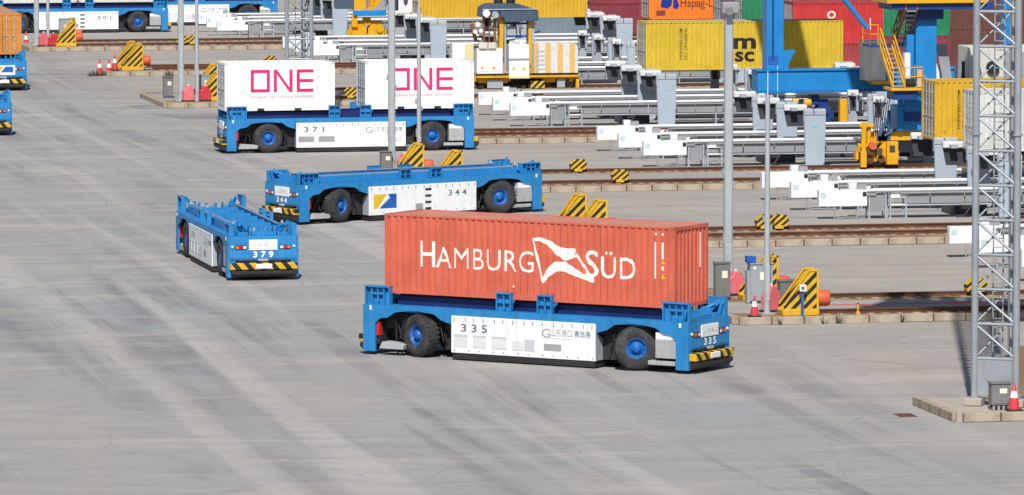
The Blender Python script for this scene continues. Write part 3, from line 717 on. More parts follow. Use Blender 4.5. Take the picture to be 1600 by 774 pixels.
for cc, ww in ((topc, topw), (botc, botw)):
    pts = [hs(*c) for c in cc]; up = []; dn = []
    for i, (x, z) in enumerate(pts):
        a = pts[max(i - 1, 0)]; b = pts[min(i + 1, len(pts) - 1)]; L = math.hypot(b[0] - a[0], b[1] - a[1]); nx, nz = -(b[1] - a[1]) / L, (b[0] - a[0]) / L
        up.append((x + nx * ww[i] / 2, z + nz * ww[i] / 2)); dn.append((x - nx * ww[i] / 2, z - nz * ww[i] / 2))
    for i in range(len(pts) - 1): polys.append([up[i], up[i + 1], dn[i + 1], dn[i]])
print_poly(HS, polys, TXT_W, 'flag_emblem')
print_poly(HS, [[(5.25, 1.05), (5.33, 1.05), (5.33, 2.35), (5.25, 2.35)], [(5.56, 1.75), (5.64, 1.75), (5.64, 2.35), (5.56, 2.35)], [(5.56, 1.35), (5.64, 1.35), (5.64, 1.5), (5.56, 1.5)], [(5.28, 2.60), (5.36, 2.60), (5.36, 2.68), (5.28, 2.68)], [(5.56, 2.60), (5.64, 2.60), (5.64, 2.68), (5.56, 2.68)]], TXT_W, 'marking')
print_poly(HS, [[(5.50, 1.05), (5.70, 1.05), (5.60, 1.22)], [(5.50, 1.58), (5.70, 1.58), (5.60, 1.72)]], LOGO_Y, 'warning_mark')
put('marking', MB().box(6.08, 6.09, .62, .68, 1.35, 2.6).mesh('marking', TXT_W), HS)
# small pale scuffs along the side
put('scuff', MB().box(-.62, -.56, -1.226, -1.2, .45, .52).mesh('scuff', TXT_W), HS)
OW = cont_mat('reefer_white', (.78, .79, .79), dirt=(.5, .48, .44), amt=.12); OW['col'] = (.7, .7, .7)
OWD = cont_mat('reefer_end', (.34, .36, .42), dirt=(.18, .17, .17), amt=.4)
def one_logo(t, cx):
    z0, h = 1.0, 1.22; wth = .17; P = []
    def rect(a, b, c, d_): P.append([(a, c), (b, c), (b, d_), (a, d_)])
    x = cx - 1.72; wO = 1.05
    rect(x, x + wth, z0, z0 + h); rect(x + wO - wth, x + wO, z0, z0 + h); rect(x + wth, x + wO - wth, z0, z0 + wth); rect(x + wth, x + wO - wth, z0 + h - wth, z0 + h)
    x += 1.27; wN = 1.03
    rect(x, x + wth, z0, z0 + h); rect(x + wN - wth, x + wN, z0, z0 + h)
    P.append([(x + wth, z0 + h), (x + wth, z0 + h - .24), (x + wN - wth, z0), (x + wN - wth, z0 + .24)])
    x += 1.26; wE = .92
    rect(x, x + wth, z0, z0 + h)
    for zz in (z0, z0 + h / 2 - wth / 2, z0 + h - wth): rect(x + wth, x + wE, zz, zz + wth)
    print_poly(t, P, TXT_M, 'emblem', flat=True)
    print_on(t, 'OCEAN NETWORK EXPRESS', .13, TXT_MG, cx, .68, 3.4, .004, flat=True, space=1.1)
    for zz in (.95, 1.35, 1.75, 2.12): print_on(t, '40', .07, TXT_G, cx + 1.98, zz, .10, 0, flat=True)
for i, dx in enumerate((-3.87, 3.87)):
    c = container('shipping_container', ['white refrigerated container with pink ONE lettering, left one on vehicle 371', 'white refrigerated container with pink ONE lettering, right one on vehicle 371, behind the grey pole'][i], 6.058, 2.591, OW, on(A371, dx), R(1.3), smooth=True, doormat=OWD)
    one_logo(c, .12)
    for x in (-1.05, 1.0): put('fork_pocket', cached(('fp', x), lambda: MB().box(x - .19, x + .19, -1.228, -1.20, -.01, .13).mesh('fork_pocket', BLACK)), c)
GW = cont_mat('pale_grey', (.56, .58, .56), dirt=(.30, .28, .24), amt=.35); GW['col'] = (.5, .5, .5)
for i, dx in enumerate((-3.1, 3.1)):
    container('shipping_container', ['pale grey container at the top left edge, rear one on the far vehicle 301', 'pale grey container at the top left, front one on the far vehicle 301'][i], 6.058, 2.591, GW, on(A361, dx), R(.6))
container('shipping_container', 'pale container on the farthest vehicle above the grey lattice mast', 12.192, 2.591, OW, on(A362, 0), R(.6), smooth=True)
ORM = cont_mat('orange', (.55, .21, .035), dirt=(.24, .11, .05), amt=.45); ORM['col'] = (.45, .17, .04)
ORR = cont_mat('orange_roof', (.34, .17, .10), dirt=(.2, .14, .1), amt=.6)
c = container('shipping_container', 'orange container with its doors to the viewer, cut by the left edge', 12.192, 2.591, ORM, on(A4, .35), R(-90), doors='+x', roofmat=ORR)

# ------------------------------------------------------------------ transfer racks
def rack_panel_me(): return MB().box(0, 2.32, -.12, .30, .62, 1.38).mesh('end_board', RACKW, .02)
def rk_board():
    return C_(('rk', 'bd'), rack_panel_me)
C_ = cached
def rack(label, loc, group, L=24., towers=(8.6, 15.1, 21.7)):
    t = thing('transfer_rack', label, 'container rack', loc, 0, group)
    b = put('end_board', C_('rkb', rack_panel_me), t)
    put('badge', C_('rkbadge', lambda: MB().box(.07, .33, -.13, -.11, 1.02, 1.26).mesh('badge', paint('badge_pale_cyan', (.45, .62, .68), .5, dirt_amt=.1))), b)
    put('ground_channel', C_('rkgc', lambda: (lambda m: (m.box(0, 2.2, -.30, -.22, .004, .05), m.tube((.75, -.1, .03), (.75, -.1, .66), .035, 6), m.tube((1.85, .1, .03), (1.85, .1, .66), .035, 6), m.tube((.8, -.2, .08), (1.25, -.25, .12), .03, 5), m.tube((1.25, -.25, .12), (2.2, -.2, .10), .03, 5), m.mesh('ground_channel', VENTM))[-1])(MB())), t)
    def drive():
        m = MB(); m.tube((2.15, .05, 1.18), (2.75, .05, 1.18), .17, 12); m.m = 1
        m.tube((2.10, .05, 1.18), (2.28, .05, 1.18), .21, 12); m.tube((2.50, .05, 1.35), (2.62, .05, 1.52), .05, 6); m.m = 0
        m.box(1.95, 2.35, .15, .45, 1.38, 1.62)
        return m.mesh('drive_motor', [VENTM, BLACK])
    put('drive_motor', C_('rkd', drive), t)
    put('junction_box', C_('rkj', lambda: MB().box(1.62, 2.0, .5, .9, 1.40, 1.66).mesh('junction_box', RACKW, .02)), t)
    def cab():
        m = MB(); m.box(2.50, 3.18, -.02, .55, .35, 1.16)
        for x in (2.62, 2.82, 3.02): m.box(x - .02, x + .02, -.035, -.01, .38, 1.12)
        return m.mesh('control_cabinet', PANELG)
    put('control_cabinet', C_('rkc', cab), t)
    def leg():
        m = MB(); m.box(-.035, .035, -.06, .02, .02, 1.26); m.box(-.12, .12, -.14, .08, .004, .03); m.box(-.03, .03, .5, .56, .02, 1.26); return m.mesh('leg', RACKG)
    lm = C_('rkl', leg)
    for x in (2.44, 3.24, 3.46, 4.22, 12.2, 18.6, L - .1): put('leg', lm, t, (x, 0, 0))
    put('cross_bar', C_('rkx', lambda: MB().box(3.48, 4.20, -.03, .01, .62, .68).box(3.48, 4.20, -.04, .04, .98, 1.14).mesh('cross_bar', RACKW)), t)
    put('top_beam', C_(('rkt', L), lambda: (lambda m: (m.box(1.2, 2.3, .34, .62, 1.28, 1.39), m.box(2.3, L, -.13, .62, 1.26, 1.40), m.tube((2.3, -.14, 1.36), (L, -.14, 1.36), .075, 10), setattr(m, 'm', 1), m.box(3.9, L - .1, -.20, -.12, 1.19, 1.25), m.mesh('top_beam', [RACKW, VENTM]))[-1])(MB())), t)
    put('lower_tube', C_(('rklt', L), lambda: MB().tube((4.25, -.05, .62), (L, -.05, .62), .035, 8).box(4.25, L, -.02, .5, .60, .66).mesh('lower_tube', RACKG)), t)
    def pnl(w_): return MB().box(0, w_, -.06, -.02, .70, 1.18).mesh('cover_panel', PANELG)
    x = 4.30; k = 0
    while x < L - .6:
        w_ = (1.05, 1.62)[k % 2]; w_ = min(w_, L - .15 - x)
        put('cover_panel', C_(('rkp', round(w_, 2)), lambda: pnl(w_)), t, (x, 0, 0)); x += w_ + .06; k += 1
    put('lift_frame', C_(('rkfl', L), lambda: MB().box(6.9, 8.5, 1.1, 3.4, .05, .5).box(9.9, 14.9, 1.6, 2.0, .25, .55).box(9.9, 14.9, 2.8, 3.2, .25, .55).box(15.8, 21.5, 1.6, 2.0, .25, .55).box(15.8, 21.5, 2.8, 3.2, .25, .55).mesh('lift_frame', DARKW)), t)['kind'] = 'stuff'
    put('cable_loop', C_(('rkcl', L), lambda: MB().tube((7.4, -.2, .62), (7.0, -.28, .12), .05, 6).tube((7.0, -.28, .12), (6.6, -.25, .08), .05, 6).tube((12.6, -.2, .62), (12.3, -.25, .1), .04, 6).box(6.9, 7.3, -.12, .0, .42, .60).mesh('cable_loop', BLACK)), t)['kind'] = 'stuff'
    put('back_rail', C_(('rkbr', L), lambda: MB().box(4.3, L, 3.9, 4.05, .02, .10).box(4.3, L, .9, 1.0, .02, .07).mesh('ground_rail', VENTM)), t)
    for q, x in enumerate(towers):
        big = q != 1; w_ = 1.16 if big else .52
        def near():
            m = MB(); e = .07 if big else .03
            m.prism([(0, .0 + 2.62), (e, 0.01), (w_ - e, 0.01), (w_, 2.62)], -.42, -.22, 'y')
            return m.mesh('guide_post', RACKL, .015)
        n_ = put('guide_post', C_(('np', big), near), t, (x, 0, 0))
        def cap():
            m = MB()
            for a, b_ in ((0, w_ * .42), (w_ * .46, w_)): m.prism([(-.43, 2.64), (-.20, 2.64), (-.12, 2.92), (-.26, 3.0), (-.41, 2.90)], a, b_, 'x')
            m.box(-.03, .02, -.38, -.2, 2.3, 2.95)
            return m.mesh('post_head', RACKG, .02)
        put('post_head', C_(('nc', big), cap), n_)
        if big: put('badge', C_('tbadge', lambda: MB().box(.42, .68, -.432, -.42, 2.02, 2.12).mesh('badge', TXT_C)), n_)
        def far():
            m = MB(); m.prism([(.0, .01), (w_, .01), (w_, 1.78), (.0, 1.78)], 3.86, 4.02, 'y')
            m.prism([(0, 1.78), (.14 * w_, 1.78), (.0, 2.55), (-.04, 2.55)], 3.72, 4.0, 'y'); m.box(w_ - .10, w_ + .03, 3.70, 4.0, 1.78, 2.62)
            m.box(w_ + .08, w_ + .30, 3.9, 4.4, .01, 2.5) if big else None
            return m.mesh('guide_post', RACKG)
        f_ = put('guide_post', C_(('fp', big), far), t, (x, 0, 0))
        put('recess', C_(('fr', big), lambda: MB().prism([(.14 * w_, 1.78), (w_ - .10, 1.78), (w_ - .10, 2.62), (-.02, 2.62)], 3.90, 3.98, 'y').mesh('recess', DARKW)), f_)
        put('post_head', C_(('fh', big), lambda: MB().prism([(3.66, 2.62), (4.02, 2.62), (4.02, 2.86), (3.88, 2.98), (3.70, 2.90)], -.06, w_ + .04, 'x').mesh('post_head', RACKC, .04)), f_)
        put('hinge_arm', C_(('ha', big), lambda: MB().tube((w_ + .02, 3.7, 2.55), (w_ + .02, 3.2, 2.72), .10, 8).box(w_ * .2, w_ * .5, 3.3, 3.66, 2.64, 2.80).mesh('hinge_arm', RACKG)), f_)
    return t
ROWS = {'A': (25.7, (26.4, 32.8, 38.0)), 'B': (25.4, (58.9, 64.2, 70.6)), 'C': (24.8, (93.4, 99.4, 105.4)), 'D': (24.4, (126.4, 131.5, 136.6)),
        'P': (24.0, (161.6, 167.2, 172.8)), 'E': (23.5, (192.3, 197.5, 202.9)), 'F': (22.7, (227.2, 232.4, 237.6))}
RN = {'A': 'behind the lattice mast at the right edge', 'B': 'left of the right-hand lattice mast', 'C': 'in the middle right, behind the tall grey pole', 'D': 'just right of vehicle 371',
      'P': 'under the white and yellow machine', 'E': 'behind the white ONE containers', 'F': 'at the top left beside the far vehicle 301'}
POS = ('nearest of three', 'middle of three', 'farthest of three')
for key, (x0, ys) in ROWS.items():
    for j, y in enumerate(ys):
        rack('white and grey rack, %s %s' % (POS[j], RN[key]), (x0 + (.15 if j == 2 else 0), y, 0), 'transfer racks')

# containers waiting on racks
MSCM = cont_mat('msc_yellow', (.60, .42, .025), dirt=(.30, .22, .06), amt=.35); MSCM['col'] = (.45, .36, .06)
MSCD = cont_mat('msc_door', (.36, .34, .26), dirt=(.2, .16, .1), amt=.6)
MR = cont_mat('msc_roof', (.42, .37, .20), dirt=(.3, .25, .18), amt=.5)
ZB = 2.52
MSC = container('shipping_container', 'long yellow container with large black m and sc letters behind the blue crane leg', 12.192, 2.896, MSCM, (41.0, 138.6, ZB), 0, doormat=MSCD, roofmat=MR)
me = print_on(MSC, 'm', .92, TXT_K, .0, 1.28, 1.42, .035); print_on(MSC, 'sc', .86, TXT_K, .0, .50, 1.2, .03)
for xx, n_ in ((-4.0, 'MEDITERRANEAN'), (-3.72, 'SHIPPING CO')):
    print_on(MSC, n_, .17, TXT_K, xx, 1.55, 1.9, .006, vertical=True)
YM = cont_mat('deep_yellow', (.60, .36, .018), dirt=(.30, .16, .03), amt=.35); YM['col'] = (.5, .3, .03)
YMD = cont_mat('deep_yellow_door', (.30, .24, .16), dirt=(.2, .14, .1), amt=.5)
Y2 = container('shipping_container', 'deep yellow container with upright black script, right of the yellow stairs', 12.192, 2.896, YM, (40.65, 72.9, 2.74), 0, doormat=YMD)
for xx, n_ in ((-4.95, 'MEDITERRANEAN'), (-4.68, 'SHIPPING CO')): print_on(Y2, n_, .17, TXT_K, xx, 1.5, 1.9, .006, vertical=True)
container('shipping_container', 'long golden yellow container at the top centre behind the blue machine roof', 12.192, 2.896, YM, (39.65, 205.2, 2.52), 0, doormat=YMD)
WC = container('shipping_container', 'white container with teal emblem half hidden by the right-hand lattice mast', 12.192, 2.896, GW, (40.95, 66.4, 2.62), 0, doormat=GW)
TEAL = paint('ink_teal', (.06, .42, .52), .5)
print_poly(WC, [[(-2.9, 1.2), (-1.5, 1.2), (-1.5, 2.2), (-2.9, 2.2)]], TEAL, 'emblem')

# stacks beyond
MAR = cont_mat('maroon', (.22, .035, .05), dirt=(.12, .03, .03), amt=.3); MAR['col'] = (.2, .04, .05)
RED = cont_mat('bright_red', (.50, .028, .03), dirt=(.25, .04, .04), amt=.3); RED['col'] = (.4, .03, .03)
RED2 = cont_mat('dull_red', (.32, .045, .05), dirt=(.2, .06, .06), amt=.3); RED2['col'] = (.3, .05, .05)
GRN = cont_mat('green', (.010, .20, .085), dirt=(.03, .10, .06), amt=.3); GRN['col'] = (.02, .16, .08)
OHL = cont_mat('hapag_orange', (.78, .19, .014), dirt=(.45, .14, .04), amt=.25); OHL['col'] = (.5, .14, .03)
PUR = cont_mat('plum', (.17, .07, .13), amt=.3); PUR['col'] = (.15, .07, .12)
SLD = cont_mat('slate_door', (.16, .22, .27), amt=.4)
BRN = cont_mat('brown', (.12, .045, .035), amt=.4); BRN['col'] = (.1, .04, .03)
def stack(label, L, mat, x_left, yfront, tier, H=2.591, doormat=None, gap=.02):
    return container('shipping_container', label, L, H, mat, (x_left + L / 2, yfront + 1.219, tier * (H + gap) + .01), 0, 'containers stacked in the yard', doormat=doormat)
stack('maroon container, lower of the two seen left of the orange one', 12.192, MAR, 49.9, 222.5, 0)
stack('maroon container, upper of the two seen left of the orange one', 12.192, MAR, 49.9, 222.5, 1)
HL = stack('orange container with dark lettering and blue emblem above the yellow one', 6.058, OHL, 48.75, 197.4, 1, doormat=SLD)
stack('red container below the orange one, seen just left of the yellow container end', 6.058, RED2, 48.9, 197.4, 0)
stack('red container at the top edge above the orange one', 6.058, RED2, 48.9, 197.4, 2)
print_on(HL, 'Hapag-L', .62, paint('ink_dark_rust', (.12, .02, .02), .6), .42, .85, 2.35, .004)
print_poly(HL, [[(-2.2, .85), (-1.7, .75), (-1.4, .95), (-1.35, 1.45), (-2.1, 1.5)], [(-1.3, .78), (-1.0, .70), (-.85, .95), (-1.0, 1.4), (-1.25, 1.4)]], TXT_B, 'emblem')
print_poly(HL, [[(-2.5, .25), (-1.85, .25), (-1.85, .62), (-2.5, .62)]], MAR, 'marking')
stack('plum container with slate doors between the orange and the green ones', 6.058, PUR, 51.9, 188.8, 1, doormat=SLD)
stack('plum container at ground level behind the yellow one', 6.058, PUR, 51.9, 188.8, 0, doormat=SLD)
stack('green container with slate doors left of the blue crane leg', 6.058, GRN, 52.75, 186.0, 1, doormat=SLD)
stack('red container at ground level under the green one', 6.058, RED2, 52.75, 186.0, 0)
stack('slate container at the top edge above the green one', 6.058, SLD, 52.75, 186.0, 2)
stack('navy container at ground level under the right end of the golden yellow one', 6.058, SLD, 42.9, 219.0, 0)
RS = (50.55, 163.4)
r0 = stack('dull red container, lowest of the stack right of the blue crane leg', 6.058, RED2, RS[0], RS[1], 0, doormat=SLD)
r1 = stack('bright red container marked with a white O, second of its stack', 6.058, RED, RS[0], RS[1], 1, doormat=SLD)
r2 = stack('dark red container, third of the stack right of the blue crane leg', 6.058, RED2, RS[0], RS[1], 2, doormat=SLD)
r3 = stack('dark red container topping the stack right of the blue crane leg', 6.058, RED2, RS[0], RS[1], 3, doormat=SLD)
for r_ in (r1, r2):
    print_on(r_, 'O', .50, TXT_W, -.45, 1.62 if r_ is r1 else 1.0, .55, .02); print_on(r_, 'I', .8, TXT_W, 2.15, .85, .06)
stack('green container at the top right between the red stack and the crane stairs', 6.058, GRN, 57.4, 172.0, 1)
stack('dark red container at ground level at the top right', 6.058, MAR, 57.4, 172.0, 0)
stack('orange container at the top edge above the green one beside the crane walkway', 6.058, ORM, 57.4, 172.0, 2)
for q in range(2):
    stack('brown container in the far stack right of the blue leg, %s one' % ('lower', 'upper')[q], 6.058, BRN, 65.1, 180.0, q)
    stack('rust orange container in the far stack behind the lattice mast, %s one' % ('lower', 'upper')[q], 12.192, OHL, 71.4, 181.5, q, doormat=ORM)
# ------------------------------------------------------------------ gantry crane
def rail_fence(m, pts, z0, h=1.05, r=.028):
    for (a, b) in zip(pts[:-1], pts[1:]):
        a = Vector(a); b = Vector(b); L = (b - a).length; n = max(1, int(L / .9))
        for hh in (h, h * .55): m.tube(a + Vector((0, 0, z0 + hh)), b + Vector((0, 0, z0 + hh)), r, 6)
        for i in range(n + 1):
            p = a.lerp(b, i / n); m.tube(p + Vector((0, 0, z0)), p + Vector((0, 0, z0 + h)), r, 6)
def bogie(parent, x0, x1, y, mat=None):
    def mk():
        m = MB(); L = x1 - x0
        for a in (.06, L / 2 + .06):
            m.prism([(a, .25), (a + L / 2 - .12, .25), (a + L / 2 - .12, .95), (a + L / 2 - .35, 1.25), (a + .25, 1.25), (a, .95)], -.34, -.24, 'y')
            m.prism([(a, .25), (a + L / 2 - .12, .25), (a + L / 2 - .12, .95), (a + L / 2 - .35, 1.25), (a + .25, 1.25), (a, .95)], .24, .34, 'y')
        m.box(.2, L - .2, -.30, .30, 1.25, 1.50); m.box(L / 2 - .25, L / 2 + .25, -.35, .35, 1.2, 1.75)
        m.box(-.15, .0, -.2, .2, .35, .8); m.box(L, L + .15, -.2, .2, .35, .8)
        m.tube((.35, -.46, .85), (.35, -.30, .85), .22, 12); m.tube((L - .4, -.46, .85), (L - .4, -.30, .85), .22, 12)
        return m.mesh('bogie_frame', mat or YELM)
    b = put('bogie', mk(), parent, (x0, y, 0.42))
    for wx in (.5, (x1 - x0) - .5):
        put('wheel', cached('bw', lambda: MB().lathe([(.05, -.16), (.34, -.16), (.34, .16), (.05, .16)], 'y', 20, close=True).mesh('wheel', RUST)), b, (wx, 0, .36))
    return b
crane = thing('gantry_crane', 'tall blue rail gantry crane with yellow stairs, striding over the racks at the right', 'gantry crane', (38.4, 107, 0))
CX0, CY0 = 38.4, 107.0
def cp(name, mb, mat, bevel=0, parent=None):
    """crane part given in world coordinates"""
    for i, v in enumerate(mb.v): mb.v[i] = (v[0] - CX0, v[1] - CY0, v[2])
    return mb.build(name, mat, parent or crane, bevel=bevel)
YN, YF = 86.6, 114.8
YF = 118.0
cp('sill_beam', MB().box(36.85, 58, YF - .75, YF + .75, 2.42, 3.58), CRANE, .03)
cp('sill_beam', MB().box(36.5, 58, YN - .7, YN + .7, 2.25, 3.55).box(36.9, 38.0, YN - .72, YN + .72, 3.0, 3.95), CRANE, .03)
cp('sill_flange', MB().box(36.8, 58.02, YF - .85, YF + .85, 2.35, 2.42), CRANE)
cp('sill_flange', MB().box(36.8, 58.02, YF - .85, YF + .85, 3.58, 3.64), CRANE)
for x in (37.0, 51.0):
    cp('leg', MB().box(x + .42, x + 1.40, YF - .55, YF + .55, 3.64, 28), CRANE, .02)
    cp('cable_duct', MB().box(x + .72, x + .82, YF - .61, YF - .55, 4.2, 25.5), BLUE_D)
    cp('leg', MB().box(x + .52, x + 1.62, YN - .60, YN + .60, 3.55, 28), CRANE, .02)
    cp('leg_duct', MB().box(x + .12, x + .50, YN - .3, YN + .5, 3.96, 7.2), CRANE, .02)
    cp('gusset', MB().prism([(x + 1.40, 3.64), (x + 1.7, 3.64), (x + 1.7, 3.95), (x + 2.1, 4.7), (x + 1.95, 4.8), (x + 1.40, 4.7)], YF - .5, YF - .42, 'y'), CRANE)
    cp('girder', MB().box(x + .35, x + 1.65, 78, YF + .8, 28, 30), CRANE)
    cp('walkway', MB().box(x - .9, x + .3, 78, YF + .8, 28.9, 29.0), YELM)
cp('cross_girder', MB().box(39.0, 51.0, 78.2, 79.8, 28.1, 29.8), CRANE); cp('cross_girder', MB().box(39.0, 51.0, YF - .7, YF + .7, 28.1, 29.8), CRANE)
cp('label_plate', MB().box(37.5, 38.1, YF - .575, YF - .55, 3.95, 4.45), LOGO_B)
cp('conduit', MB().tube((38.0, YF - .78, .6), (38.0, YF - .78, 3.9), .02, 6), WHITE)
for (a, b, y) in ((34.6, 36.6, YN), (39.3, 41.3, YF), (49.0, 51.4, YN), (49.4, 51.6, YF)):
    bg_ = bogie(crane, a - CX0, b - CX0, y - CY0, BLUE_D if y == YF else YELM)
cp('bogie_bracket', MB().box(35.6, 37.6, YN - .4, YN + .4, 1.75, 2.24), YELM)
cp('bogie_motor', MB().tube((39.55, YF - .7, 1.75), (39.95, YF - .7, 1.75), .22, 10), YELM); cp('bogie_motor', MB().tube((38.9, YF - .7, 1.85), (39.2, YF - .7, 1.85), .16, 10), LOGO_Y)
# yellow rail sweep column and hose reels at the near corner
cp('rail_guard', MB().tube((34.8, YN - .5, .9), (34.8, YN - .5, 2.7), .15, 8).tube((35.1, YN - .35, 1.1), (35.1, YN - .35, 2.5), .11, 8).box(34.5, 35.4, YN - .55, YN - .2, 1.45, 1.6).box(34.6, 34.9, YN - .7, YN - .5, .4, 1.2), YELM)['kind'] = 'stuff'
cp('buffer_box', MB().box(36.0, 36.6, YN - .65, YN - .3, .5, 1.7), YELM, .03)
for (x, z) in ((34.95, 1.05), (35.45, 1.0), (36.12, 1.15)): cp('inspection_hole', MB().box(x, x + .3, YN - .67, YN - .40, z, z + .35), CHAIR)
cp('top_clamp', MB().box(34.55, 35.3, YN - .62, YN - .35, 2.45, 2.62), YELM, .02); cp('drive_motor', MB().tube((35.2, YN - .8, 1.5), (35.2, YN - .5, 1.5), .2, 12), ORANGE_B)
for i, (x, z) in enumerate(((35.15, .75), (35.75, .8), (36.3, .9))): cp('wheel_cover', MB().tube((x, YN - .50, z), (x, YN - .42, z), .20, 12), RUST)
m = MB().box(35.5, 36.1, YN - .4, YN + .3, 1.75, 2.2).tube((35.6, YN - .6, 2.0), (36.0, YN - .6, 2.9), .10, 8).tube((35.9, YN - .5, 2.0), (36.5, YN - .5, 2.3), .07, 8).tube((36.15, YN - .4, 1.6), (36.15, YN - .4, 3.3), .09, 8)
cp('hydraulic_pack', m, paint('hydraulic_blue', (.03, .09, .22), .5))['kind'] = 'stuff'
m = MB()
for i in range(7): m.tube((35.3 + .1 * i, YN - .5, 2.0 + .12 * (i % 3)), (35.5 + .12 * i, YN - .3, 3.9 - .1 * (i % 2)), .025, 5)
cp('hose', m, BLACK)['kind'] = 'stuff'
cp('access_box', MB().box(36.9, 37.75, YN - .78, YN - .69, 2.75, 3.2), BLUE_D); cp('step_frame', MB().box(36.55, 36.8, YN - .75, YN - .6, 2.3, 4.1), CRANE)
cp('rail_guard', MB().box(41.45, 41.95, YF - 1.6, YF - 1.2, .6, 2.0), YELM)
# cream electric cabin hung on the face of the far sill
cp('electric_cabin', MB().box(42.75, 43.95, YF - 2.2, YF - .9, 3.05, 5.2), CREAM, .03)
cp('cabin_door', MB().box(43.1, 43.6, YF - 2.24, YF - 2.2, 3.2, 4.9), paint('cabin_door_white', (.66, .66, .62), .5))
cp('cabin_plinth', MB().box(43.2, 44.3, YF - 2.3, YF - .9, 2.85, 3.04), YELM); cp('cabin_roof', MB().box(42.68, 44.02, YF - 2.3, YF - .85, 5.2, 5.3), RACKC)
# platforms and stairs
cp('platform', MB().box(35.75, 37.45, YN - 2.4, YN - .8, 4.42, 4.56), YELM, .01)
m = MB(); rail_fence(m, [(36.45, YN - 2.4, 0), (37.4, YN - 2.4, 0), (37.4, YN - .8, 0)], 4.56); cp('handrail', m, YELM)['kind'] = 'stuff'
cp('platform_mesh_guard', MB().box(37.10, 37.38, YN - 2.38, YN - 2.36, 4.6, 5.5), paint('faded_orange_mesh', (.62, .38, .20), .6))
cp('locker', MB().box(36.5, 37.1, YN - 2.0, YN - 1.5, 4.6, 5.0), BLACK); cp('locker', MB().box(36.7, 37.0, YN - 1.4, YN - 1.0, 4.6, 6.3), WHITE)
cp('service_duct', MB().box(35.9, 37.2, YN - 2.2, YN - .9, 3.95, 4.41), BLUE_D)
def flight(x, y0, z0, y1, z1, w_, mat, stepmat, n):
    m = MB()
    for s_ in (0, w_):
        m.bar((x + s_, y0, z0), (x + s_, y1, z1), .08, .24); m.bar((x + s_, y0, z0 + .95), (x + s_, y1, z1 + .95), .06, .07)
        m.bar((x + s_, y0, z0 + .5), (x + s_, y1, z1 + .5), .04, .05)
        for i in range(5):
            f = i / 4; y = y0 + (y1 - y0) * f; z = z0 + (z1 - z0) * f; m.bar((x + s_, y, z), (x + s_, y, z + .95), .05, .05, (0, 1, 0))
    st = cp('stair', m, mat)
    for i in range(n):
        f = (i + .5) / n; y = y0 + (y1 - y0) * f; z = z0 + (z1 - z0) * f
        o = put('step', cached(('step', w_, stepmat.name), lambda: MB().box(.05, w_ - .05, -.13, .13, -.02, .02).box(.05, w_ - .05, -.14, -.12, -.06, .02).mesh('step', stepmat)), st, (x - CX0, y - CY0, z))
flight(35.85, YN - 2.3, 4.56, YN + .3, 6.55, .62, YELM, GALV, 9)
flight(36.75, YN + .9, 6.6, YN - 1.4, 8.6, .6, paint('stair_brown', (.28, .10, .04), .6), GALV, 8)
cp('upper_platform', MB().box(35.3, 37.3, YN + .35, YN + 1.7, 6.52, 6.62), BLUE_D)
m = MB(); rail_fence(m, [(35.3, YN + 1.7, 0), (35.3, YN + .35, 0), (35.75, YN + .35, 0)], 6.62); cp('handrail', m, YELM)['kind'] = 'stuff'
cp('diagonal_pipe', MB().tube((33.9, YN + .5, 9.1), (35.2, YN + .5, 7.5), .13, 10), CRANE)
cp('ladder_guard', MB().bar((37.45, YN - 1.4, 4.5), (38.2, YN - 1.4, 3.6), .06, .24), YELM); cp('handrail', MB().bar((37.4, YN - 1.4, 5.5), (38.2, YN - 1.4, 4.6), .04, .05), RACKG); cp('handrail', MB().bar((37.4, YN - 1.4, 5.1), (38.2, YN - 1.4, 4.2), .04, .05), RACKG)
cp('high_walkway', MB().box(35.7, 41.0, YN - 1.6, YN + 1.4, 8.86, 9.05), YELM)
cp('high_walkway_beam', MB().box(36.0, 41.4, YN - 1.4, YN + 1.2, 8.52, 8.85), BLUE_D); cp('underbeam', MB().box(37.0, 38.9, YN - .9, YN + .9, 8.0, 8.51), BLUE_D)
cp('machinery_hood', MB().prism([(38.7, 3.56), (39.25, 3.56), (39.1, 5.2), (38.75, 6.3), (38.7, 6.3)], YN + .61, YN + 1.2, 'y'), WHITE)
cp('grey_brace', MB().prism([(39.0, 3.6), (39.8, 3.6), (39.85, 4.9), (39.6, 6.6), (39.0, 6.6), (39.35, 4.9)], YN + .9, YN + 1.05, 'y'), VENTM)
cp('electric_cabin', MB().box(41.6, 48.6, YN + 3.9, YN + 5.9, 4.35, 6.3), CREAM, .03)
cp('cabin_base', MB().box(39.9, 49.0, YN + 3.7, YN + 6.1, 4.0, 4.34), RACKG); cp('cabin_bracket', MB().box(40.2, 40.6, YN + .71, YN + 3.69, 3.6, 4.2), CRANE)
cp('cabin_louvre', MB().box(43.6, 45.0, YN + 3.86, YN + 3.9, 4.7, 6.0), VENTM); cp('cable_reel', MB().tube((42.9, YN + 3.7, 5.2), (42.9, YN + 3.9, 5.2), .35, 14), BLACK)
for i, x in enumerate((40.0, 40.35, 40.9, 41.3)): cp('vent_pipe', MB().tube((x, YN + 3.8, 4.35), (x, YN + 3.8, 5.3 + .25 * (i % 2)), .09, 8), (RACKG, WHITE, CREAM, BLACK)[i])

